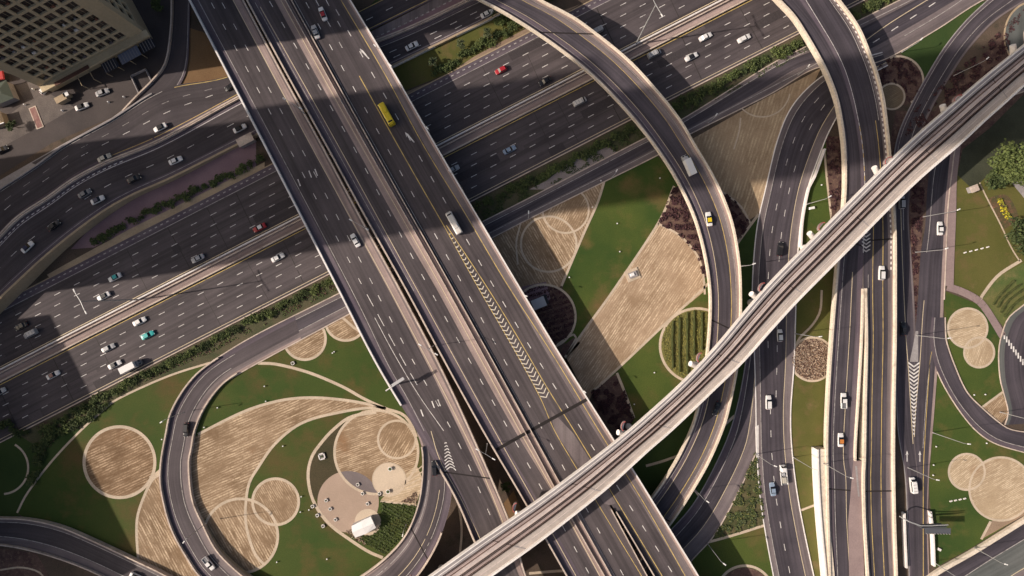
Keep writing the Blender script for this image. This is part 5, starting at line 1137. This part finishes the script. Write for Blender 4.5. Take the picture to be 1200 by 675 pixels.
mb.build('light_rack', g_)
c = P(456, 455, ZA-1); g_ = empty('sign_gantry', c[:], 0, 'short pale sign gantry on the left rim of the leftmost overpass', 'gantry')
mb = MB(); e = [P(457, 452, ZA-1)-c, P(457, 452, ZA+6)-c]; mb.tube(e[0], e[1], .35, .3, conc_w, 10); mb.build('post', g_)
mb = MB(); a, b = P(452, 458, ZA+6)-c, P(474, 444, ZA+6)-c; mb.tube(a, b, .22, .18, conc_w, 8); mb.build('arm', g_)
mb = MB(); m_ = a.lerp(b, .65); mb.box((m_.x, m_.y, m_.z-.6), (5.0, .25, 2.2), whg, math.atan2((b-a).y, (b-a).x)); mb.box((m_.x, m_.y+.5, m_.z+.4), (4.6, .8, .1), whg, math.atan2((b-a).y, (b-a).x)); mb.build('sign_panel', g_)
# small white awning and stall at the left edge beside the tower
aw = mat('awning_white', (.7, .68, .66), .7); red2 = mat('awning_red', (.35, .03, .03), .7)
c = P(4, 92); o = empty('market_stall', c[:], .2, 'red topped stall at the left edge below the tower', 'stall'); mb = MB(); mb.box((0, 0, 1.1), (4.2, 2.6, 2.2), drk); mb.build('body', o); mb = MB(); mb.box((0, 0, 2.35), (4.6, 3.0, .3), red2, 0, .85); mb.build('awning', o)
c = P(8, 113); o = empty('pavilion', c[:], .4, 'dark green roofed pavilion at the left edge below the red stall', 'pavilion'); gm_ = mat('pavilion_green', (.06, .075, .06), .8, fine=.1); mb = MB(); mb.box((0, 0, 1.5), (7.5, 6.0, 3), conc_g); mb.build('wall', o); mb = MB(); mb.box((0, 0, 3.5), (8.2, 6.8, 1.0), gm_, 0, .35, .25); mb.build('roof', o)
c = P(2, 143); o = empty('pavilion', c[:], .35, 'tan roofed pavilion with a pale rim cut by the left edge', 'pavilion'); mb = MB(); mb.box((0, 0, 1.4), (5.2, 4.0, 2.8), conc_tan); mb.build('wall', o); mb = MB(); mb.box((0, 0, 3.0), (5.8, 4.6, .5), conc_tan, 0, .7); mb.build('roof', o); mb = MB(); mb.box((0, -2.2, 3.0), (5.8, .3, .35), wht); mb.build('rim', o)
c = P(43, 138); o = empty('traffic_island', c[:], 1.95, 'reddish paved traffic island with a pale rim below the tower', 'island'); mb = MB(); mb.box((0, 0, .12), (8.0, 2.6, .24), conc); mb.build('kerb', o); mb = MB(); mb.box((0, 0, .14), (7.4, 2.0, .26), mat('reddish_paving', (.22, .11, .10), .9, (.28, .17, .15), .5)); mb.build('paving', o)
for i, (x, y) in enumerate(((77, 118), (83, 113))):
    c = P(x, y); o = empty('guard_booth', c[:], .5, ['small tan guard booth in front of the tower corner', 'thin pale barrier post hut beside the tan guard booth'][i], 'booth'); mb = MB(); mb.box((0, 0, 1.1), (3.6-2.2*i, 1.8-.6*i, 2.2), conc_tan); mb.build('wall', o); mb = MB(); mb.box((0, 0, 2.3), (4.0-2.2*i, 2.2-.6*i, .2), conc_tan if i == 0 else wht); mb.build('roof', o)
for i, (x, y) in enumerate(((40, 105), (128, 120), (146, 114), (74, 130), (30, 123))):
    c = P(x, y, .06); mb = MB(); mb.tube((0, 0, 0), (0, 0, .9), .3, .2, wht, 8); o = mb.build('bollard'); o.location = c; tag(o, 'small white bollard on the tower forecourt', 'bollard', 'white bollards on the forecourt')
tree(22, 150, 4, 1.8, 'small dark tree between pavilion and traffic island near the left edge', 41, leafs[0], 6, 170, .35)
tree(190, 10, 5, 2.6, 'dark tree in the shade right of the tower near the top edge', 42, leafs[0], 7, 240, .4)
c = P(1203, 208, 0); o = empty('awning', c[:], .3, 'bright white awning cut by the right edge beside the large tree', 'awning'); mb = MB()
for sx in (-1, 1):
    for sy in (-1, 1): mb.tube((sx*2.4, sy*5, 0), (sx*2.4, sy*5, 3), .1, .1, pole_m, 6)
mb.build('frame', o); mb = MB(); mb.box((0, 0, 3.3), (5.4, 11, .7), wht, 0, .6, .9); mb.build('canopy', o)
# small frame of the building edge at far left where the expressway crosses

c = P(291, 166, .3); o = empty('sentry_box', c[:], R(27), 'pale grey flat roofed box on the mauve paving beside the leftmost overpass', 'hut'); mb = MB(); mb.box((0, 0, 1.2), (5.4, 2.6, 2.4), conc_g); mb.build('wall', o); mb = MB(); mb.box((0, 0, 2.5), (5.8, 3.0, .2), conc); mb.build('roof', o)
# ------------------------------------------------------------------ vehicles
tyre = mat('tyre', (.015, .015, .015), .9, fine=0); rim = mat('rim', (.35, .35, .36), .4, metal=.6, fine=0)
cglass = mat('car_glass', (.012, .014, .018), .12, fine=0, spec=.6); lite = mat('headlight', (.75, .75, .7), .3, fine=0); tail = mat('tail_light', (.35, .02, .02), .4, fine=0)
def paint(name, c, r=.32): return mat('car_'+name, c, r, fine=0, spec=.5)
PT = dict(white=paint('white', (.72, .71, .70)), silver=paint('silver', (.40, .40, .41)), grey=paint('grey', (.17, .17, .18)), black=paint('black', (.018, .018, .022)), red=paint('red', (.38, .02, .03)),
          darkred=paint('dark_red', (.13, .02, .025)), blue=paint('pale_blue', (.25, .32, .42)), teal=paint('teal', (.04, .42, .40)), yellow=paint('yellow', (.70, .52, .02)), beige=paint('beige', (.45, .42, .36)), cream=paint('cream', (.66, .62, .57)), orange=paint('orange', (.55, .20, .05)), navy=paint('navy', (.02, .025, .07)))
def loft(secs, m, closed=True):
    """secs: (x, halfwidth, zbottom, ztop, topscale); rounded box sections"""
    mb = MB(); rings = []
    for x, w, z0, z1, ts in secs:
        h = z1-z0; rings.append([(x, -w*.93, z0), (x, -w, z0+h*.25), (x, -w*.99, z0+h*.62), (x, -w*ts, z1-h*.06), (x, -w*ts*.7, z1), (x, 0, z1+.02), (x, w*ts*.7, z1), (x, w*ts, z1-h*.06), (x, w*.99, z0+h*.62), (x, w, z0+h*.25), (x, w*.93, z0)])
    for a, b in zip(rings, rings[1:]):
        n = len(a)
        for k in range(n): mb.face([a[k], a[(k+1) % n], b[(k+1) % n], b[k]], m)
    mb.face(list(reversed(rings[0])), m); mb.face(rings[-1], m); return mb
def wheel_set(L, track, r, root, shared):
    for sx in L:
        for sy in (-1, 1):
            mb = MB(); mb.tube((sx, sy*(track-.22), r), (sx, sy*track, r), r, r, tyre, 14); wh = mb.build('wheel', root); mb = MB(); mb.tube((sx, sy*track, r), (sx, sy*(track+.012), r), r*.6, r*.55, rim, 10); mb.build('rim', wh)
def make_vehicle(kind, col, roofcol=None):
    m = PT[col]; rc = PT[roofcol] if roofcol else m; root = bpy.data.objects.new({'sedan': 'car', 'suv': 'car', 'hatch': 'car', 'van': 'van', 'minibus': 'van', 'pickup': 'pickup_truck', 'bus': 'bus', 'boxtruck': 'box_truck', 'flatbed': 'flatbed_truck', 'coach': 'bus'}[kind], None); COL.objects.link(root)
    def part(mb, n, s=True): return mb.build(n, root, weld=True, smooth=False)
    def slab(n, mm, x0, x1, w0, w1, z, t=.04): 
        mb = MB(); mb.face([(x0, -w0, z), (x1, -w1, z), (x1, w1, z), (x0, w0, z)], mm)
        for a, b in (((x0, -w0), (x1, -w1)), ((x1, -w1), (x1, w1)), ((x1, w1), (x0, w0)), ((x0, w0), (x0, -w0))): mb.face([(*a, z), (*b, z), (*b, z-t), (*a, z-t)], mm)
        return part(mb, n)
    if kind in ('sedan', 'hatch', 'suv'):
        s = {'sedan': 1.0, 'hatch': .9, 'suv': 1.02}[kind]; zz = {'sedan': 0, 'hatch': .05, 'suv': .28}[kind]; L = 2.4*s
        part(loft([(-L, .70, .38, .78+zz*.6, .9), (-L+.12, .86, .24, .92+zz, .92), (-L+.7, .92, .22, 1.0+zz, .92), (-.2, .93, .20, .95+zz, .93), (.9*s, .92, .20, .92+zz, .92), (L-.75, .89, .22, .86+zz, .90), (L-.15, .80, .26, .72+zz, .88), (L, .62, .36, .62+zz*.6, .85)], m), 'body')
        if kind == 'sedan': a, b, c_, d_ = -1.55, -1.0, .35, 1.05
        elif kind == 'hatch': a, b, c_, d_ = -2.0, -1.55, .25, .95
        else: a, b, c_, d_ = -2.25, -1.95, .45, 1.1
        zt = 1.42+zz*1.35; zb = .9+zz
        g = MB(); A = [(a, -.80, zb), (d_, -.80, zb), (d_, .80, zb), (a, .80, zb)]; T = [(b, -.64, zt-.03), (c_, -.64, zt-.03), (c_, .64, zt-.03), (b, .64, zt-.03)]
        for k in range(4): g.face([A[k], A[(k+1) % 4], T[(k+1) % 4], T[k]], cglass)
        g.face(T, cglass); part(g, 'windows')
        slab('roof', rc, b-.02, c_+.02, .66, .65, zt+.01, .06)
        for sy in (-1, 1): mb = MB(); mb.box((L-.13, sy*.58, .62+zz*.8), (.22, .3, .16), lite); part(mb, 'headlight')
        for sy in (-1, 1): mb = MB(); mb.box((-L+.08, sy*.60, .78+zz*.8), (.14, .34, .16), tail); part(mb, 'tail_light')
        wheel_set((-L+.95, L-.95), .86, .33+zz*.15, root, None)
    elif kind in ('van', 'minibus'):
        L = 2.45 if kind == 'van' else 2.7
        part(loft([(-L, .84, .35, 1.85, .9), (-L+.1, .93, .28, 1.95, .9), (L-1.5, .93, .28, 1.95, .9), (L-1.3, .93, .28, 1.9, .88), (L-.55, .9, .28, 1.15, .92), (L-.1, .82, .3, .95, .9), (L, .68, .38, .85, .88)], m), 'body')
        g = MB(); g.face([(L-1.22, -.78, 1.87), (L-.58, -.8, 1.22), (L-.58, .8, 1.22), (L-1.22, .78, 1.87)], cglass); g.face([(L-1.28, -.80, 1.89), (L-.5, -.84, 1.18), (L-.62, -.93, 1.1), (L-1.5, -.93, 1.45)], cglass); part(g, 'windscreen')
        for sy in (-1, 1): mb = MB(); mb.box((-.3, sy*.925, 1.5), (L*1.3, .04, .42), cglass); part(mb, 'side_window')
        slab('roof', rc, -L+.25, L-1.55, .74, .74, 2.0, .05)
        mb = MB()
        for k in range(3): mb.box((-L+.9+k*1.1, 0, 2.03), (.1, 1.3, .05), PT['grey'])
        part(mb, 'roof_bars')
        wheel_set((-L+.95, L-.9), .87, .34, root, None)
    elif kind == 'pickup':
        L = 2.65
        part(loft([(-L, .86, .5, 1.0, .95), (-.6, .92, .4, 1.02, .95), (1.0, .92, .35, 1.05, .92), (L-.2, .86, .38, .98, .9), (L, .7, .45, .85, .88)], m), 'body')
        g = MB(); zb, zt = 1.0, 1.72; A_ = [(-.75, -.82, zb), (1.35, -.82, zb), (1.35, .82, zb), (-.75, .82, zb)]; T = [(-.55, -.68, zt), (.65, -.68, zt), (.65, .68, zt), (-.55, .68, zt)]
        for k in range(4): g.face([A_[k], A_[(k+1) % 4], T[(k+1) % 4], T[k]], cglass)
        part(g, 'windows'); slab('roof', rc, -.6, .7, .7, .68, zt+.02, .06)
        mb = MB(); mb.box((-1.65, 0, 1.04), (1.75, 1.5, .06), PT['grey']); part(mb, 'load_bed')
        mb = MB(); 
        for sy in (-1, 1): mb.box((-1.65, sy*.84, 1.2), (1.9, .1, .38), m)
        mb.box((-L+.05, 0, 1.2), (.1, 1.7, .38), m); part(mb, 'bed_wall')
        wheel_set((-L+.95, L-.95), .88, .38, root, None)
    elif kind in ('bus', 'coach'):
        L = 3.9 if kind == 'bus' else 4.0
        part(loft([(-L, 1.02, .4, 2.75, .92), (-L+.2, 1.15, .32, 2.85, .92), (L-.35, 1.15, .32, 2.85, .92), (L, .98, .4, 2.4, .9)], m), 'body')
        mb = MB(); mb.face([(L-.30, -.92, 2.82), (L+.03, -.9, 2.1), (L+.03, .9, 2.1), (L-.30, .92, 2.82)], cglass); part(mb, 'windscreen')
        for sy in (-1, 1): mb = MB(); mb.box((-.2, sy*1.15, 1.95), (2*L-1.2, .05, .75), cglass); part(mb, 'side_window')
        mb = MB(); mb.box((-1.2, 0, 2.98), (1.6, 1.3, .2), rc); mb.box((L-1.0, 0, 2.9), (.5, 1.5, .06), cglass); part(mb, 'roof_unit')
        wheel_set((-L+1.5, L-1.4), 1.05, .45, root, None)
    elif kind == 'boxtruck':
        L = 3.6; mb = MB(); mb.box((-.85, 0, 2.0), (5.5, 2.2, 2.4), rc); part(mb, 'cargo_box')
        part(loft([(1.95, .98, .5, 2.1, .9), (2.9, .98, .45, 2.05, .88), (3.45, .92, .45, 1.4, .9), (3.6, .8, .5, 1.1, .9)], m), 'cab')
        mb = MB(); mb.face([(2.95, -.85, 2.0), (3.42, -.87, 1.45), (3.42, .87, 1.45), (2.95, .85, 2.0)], cglass); part(mb, 'windscreen')
        mb = MB(); mb.box((-.6, 0, .65), (6.0, .9, .25), PT['grey']); part(mb, 'chassis'); wheel_set((-2.2, 2.6), 1.0, .45, root, None)
    elif kind == 'flatbed':
        part(loft([(1.2, 1.0, .5, 2.3, .9), (2.6, 1.0, .45, 2.3, .88), (3.2, .95, .45, 1.5, .9), (3.4, .85, .5, 1.2, .9)], m), 'cab')
        mb = MB(); mb.face([(2.65, -.85, 2.26), (3.17, -.87, 1.55), (3.17, .87, 1.55), (2.65, .85, 2.26)], cglass); part(mb, 'windscreen')
        mb = MB(); mb.box((-1.3, 0, .95), (4.6, 2.2, .2), PT['grey']); 
        for sy in (-1, 1): mb.box((-1.3, sy*1.08, 1.25), (4.6, .08, .5), m)
        part(mb, 'load_bed'); mb = MB(); mb.box((-1.9, 0, 1.35), (2.2, 1.4, .6), rc, 0, .9); mb.box((.2, .2, 1.3), (1.0, 1.2, .5), PT['silver'], 0, .9); part(mb, 'cargo'); wheel_set((-2.2, 2.4), 1.0, .45, root, None)
    return root
protos = {}
def vehicle(x, y, z, dr, kind, col, label, roofcol=None, cat='car', group=None, sc=1.0):
    """dr: heading on the photograph in degrees, 0 right, 90 up"""
    key = (kind, col, roofcol)
    if key not in protos: o = protos[key] = make_vehicle(*key)
    else:
        o = protos[key].copy(); COL.objects.link(o)
        for ch in protos[key].children:
            q = ch.copy(); COL.objects.link(q); q.parent = o
            for g_ in ch.children: q2 = g_.copy(); COL.objects.link(q2); q2.parent = q
        for k_ in ('label', 'category', 'group'):
            if k_ in o: del o[k_]
    if isinstance(z, Ribbon):
        rb_, z = z, 3.0
        for _ in range(4): z = rb_.at(rb_.near(P(x, y, z)), .5).z+.02
    o.location = P(x, y, z); o.rotation_euler = (0, 0, R(dr)); o.scale = (sc, sc, sc); tag(o, label, cat, group); return o
UP, DN = 27.1, 207.1
g1, g2 = 'cars on the northern highway lanes', 'cars on the southern highway lanes'
Z = .145
V = [
 (587, 83, Z, DN, 'hatch', 'red', 'bright red car alone on the highway lanes above the curved flyover', None, 'car', g1), (639, 96, Z, DN, 'sedan', 'black', 'black car on the inner highway lane just left of the flyover', None, 'car', g1),
 (698, 38, Z, DN, 'van', 'silver', 'silver van emerging from under the flyover on the upper highway lanes', None, 'van', g1), (305, 267, Z, DN, 'sedan', 'red', 'dull red car with a white roof just left of the leftmost overpass', 'white', 'car', g1),
 (233, 303, Z, DN, 'sedan', 'silver', 'shaded silver car by the highway median on the left', None, 'car', g1), (136, 325, Z, DN, 'sedan', 'white', 'white taxi with a teal roof on the upper highway lanes', 'teal', 'taxi', g1),
 (123, 347, Z, DN, 'sedan', 'white', 'white car with a dark roof right under the upper teal roofed taxi', 'black', 'car', g1), (38, 391, Z, DN, 'van', 'silver', 'grey van in the shade of the left highway lanes', None, 'van', g1),
 (27, 382, Z, DN, 'sedan', 'black', 'black car with a light tail next to the grey van at the left', None, 'car', g1),
 (531, 199, Z, UP, 'sedan', 'silver', 'silver car half hidden by the right rim of the wide overpass', None, 'car', g2), (597, 176, Z, UP, 'sedan', 'blue', 'pale blue car on the shaded highway lanes right of the wide overpass', None, 'car', g2),
 (679, 120, Z, UP, 'van', 'cream', 'cream van on the highway just left of the curved flyover', None, 'van', g2), (766, 64, Z, UP, 'van', 'silver', 'silver van by the median just right of the curved flyover', None, 'van', g2),
 (826, 44, Z, UP, 'sedan', 'white', 'white car between the silver van and the rightmost white car at the top', None, 'car', g2), (809.5, 67.5, Z, UP, 'sedan', 'white', 'white car with a black roof panel at the top right highway', 'black', 'car', g2),
 (871, 46, Z, UP, 'sedan', 'white', 'rightmost white car on the highway close to the tall ramp', None, 'car', g2), (326.5, 302, Z, UP, 'sedan', 'white', 'white car below the median just left of the leftmost overpass', None, 'car', g2),
 (165, 376.5, Z, UP, 'sedan', 'white', 'white car directly above the lower teal taxi', None, 'car', g2), (174.5, 392.5, Z, UP, 'sedan', 'teal', 'teal taxi with a white tail on the lower highway lanes', 'teal', 'taxi', g2),
 (128.5, 407.5, Z, UP, 'sedan', 'silver', 'silver car with a dark windscreen left of the lower teal taxi', None, 'car', g2), (136, 427, Z, UP, 'sedan', 'white', 'white car behind the white box truck', 'black', 'car', g2),
 (157.5, 428.5, Z, UP, 'boxtruck', 'grey', 'long white box truck on the outer highway lane beside the bushes', 'white', 'truck', g2), (64, 439, Z, UP, 'sedan', 'white', 'white car with a red roof in the shade at the lower left highway', 'darkred', 'car', g2),
 (1, 459, Z, UP, 'sedan', 'silver', 'silver car cut by the left edge of the picture', None, 'car', g2),
]
g3 = 'cars on the curving expressway'
V += [(189, 150, rbl1, 207, 'sedan', 'white', 'white car with a black roof beside the yellow line near the chevrons', 'black', 'car', g3), (272, 102, rbl1, 207, 'sedan', 'black', 'dark car tucked under the left rim of the leftmost overpass', None, 'car', g3),
 (282, 151, rbl2, 27, 'sedan', 'white', 'white car with a dark windscreen near the top left overpass rim', 'black', 'car', g3), (124, 185.5, rbl1, 27, 'sedan', 'beige', 'beige car in the upper carriageway hugging the pink divider', None, 'car', g3),
 (207, 188.5, rbl2, 24, 'sedan', 'white', 'clean white car on the expressway left of the mauve paving', None, 'car', g3), (158.5, 210, rbl2, 27, 'sedan', 'black', 'black car with a glinting tail on the expressway above the hedge row', None, 'car', g3),
 (101, 227, rbl2, 30, 'sedan', 'grey', 'grey car just ahead of the white and blue car on the expressway', None, 'car', g3), (116, 234.5, rbl2, 27, 'sedan', 'white', 'white car with a navy roof beside the grey car', 'navy', 'car', g3),
 (65, 264.5, rbl2, 38, 'sedan', 'black', 'dark car in the bend of the expressway above the opening', None, 'car', g3), (34, 289.5, rbl2, 44, 'sedan', 'white', 'white car with a navy roof lowest on the expressway bend', 'navy', 'car', g3),
 (4, 176, .1, 27, 'sedan', 'black', 'black car at the left edge on the local street', None, 'car', None), (483, 55, .45, 27, 'sedan', 'white', 'white car with a dark windscreen near the zebra hatching at the top', None, 'car', None),
 (571, 17, .42, 27, 'sedan', 'white', 'white car at the top under the flyover start beside the small lawn', None, 'car', None), (97.5, 125.5, .08, 22, 'sedan', 'white', 'white car leaving the tower forecourt', 'black', 'car', None),
 (121.5, 109, .08, 22, 'sedan', 'silver', 'silver car on the forecourt in front of the canopies', None, 'car', None), (54.5, 105, .08, 50, 'hatch', 'white', 'white hatchback parked at the left corner of the tower', None, 'car', None)]
V += [(379, 17.5, ZA+.02, 112, 'sedan', 'white', 'white car with a red roof at the top of the wide overpass', 'red', 'car', None), (370.5, 38.5, ZA+.02, 111, 'sedan', 'silver', 'silver white car following the red roofed car on the wide overpass', None, 'car', None),
 (454.5, 136, ZA+.02, -61, 'bus', 'yellow', 'bright yellow minibus on the wide overpass beside the yellow line', None, 'bus', None), (532.5, 262, ZA+.02, 119, 'coach', 'cream', 'white coach on the wide overpass where the chevrons begin', None, 'bus', None),
 (417, 282, ZA+.02, 119, 'sedan', 'white', 'only white car on the leftmost overpass', None, 'car', None)]
V += [(805, 194.5, rbR1, 114, 'boxtruck', 'silver', 'white box truck at the top of the curved flyover bend', 'white', 'truck', None), (830, 257, rbR1, 98, 'sedan', 'white', 'white taxi with a yellow roof on the curved flyover', 'yellow', 'taxi', None), (839, 478, rbR1, -110, 'sedan', 'black', 'dark car on the flyover below the viaduct', None, 'car', None),
 (913, 292, .22, 82, 'suv', 'black', 'black car on the three lane slip road above the viaduct', None, 'car', None), (913, 393, .22, 92, 'hatch', 'white', 'white car in shade just below the viaduct on the slip road', None, 'car', None), (899.5, 471, .22, 90, 'suv', 'white', 'white car at the nose where the two slip roads divide', None, 'car', None),
 (916.5, 555, .22, 96, 'flatbed', 'white', 'white flatbed truck with a loaded bed on the slip road', 'beige', 'truck', None), (904.5, 572.5, .22, 98, 'sedan', 'blue', 'pale blue car beside the flatbed truck', None, 'car', None),
 (1031.5, 320, rbB, 88, 'suv', 'white', 'white large car on the tall ramp just below the viaduct', None, 'car', None), (987, 469, rbA, 90, 'pickup', 'white', 'white pickup truck on the left branch of the tall ramp', None, 'pickup', None), (984, 515, rbA, 90, 'sedan', 'white', 'white car with an orange roof on the left branch of the tall ramp', 'orange', 'car', None),
 (1055, 237, .22, 90, 'suv', 'silver', 'silver car peeping from under the viaduct beside the tall ramp', None, 'car', None), (1100, 268, .24, 90, 'sedan', 'white', 'white car alone on the right road beside the big lawn', None, 'car', None),
 (1057, 385, .22, 90, 'sedan', 'black', 'black car with a white glint on the road right of the tall ramp', None, 'car', None), (1068, 567.5, .24, 97, 'minibus', 'white', 'white van with a red rear corner on the lower right road', None, 'van', None),
 (222-2, 503, rbL, 265, 'suv', 'black', 'black car on the left side of the loop ramp', None, 'car', None), (246, 659, rbL, -52, 'pickup', 'white', 'white pickup at the bottom of the loop ramp', None, 'pickup', None), (509.5, 548, rbL, 95, 'suv', 'black', 'black car on the right side of the loop ramp by the chevrons', None, 'car', None),
 (161, 675, .85, -25, 'sedan', 'white', 'white car cut by the bottom edge on the bottom left road', 'black', 'car', None)]
for v in V: vehicle(*v)
# red rear corner of the white van
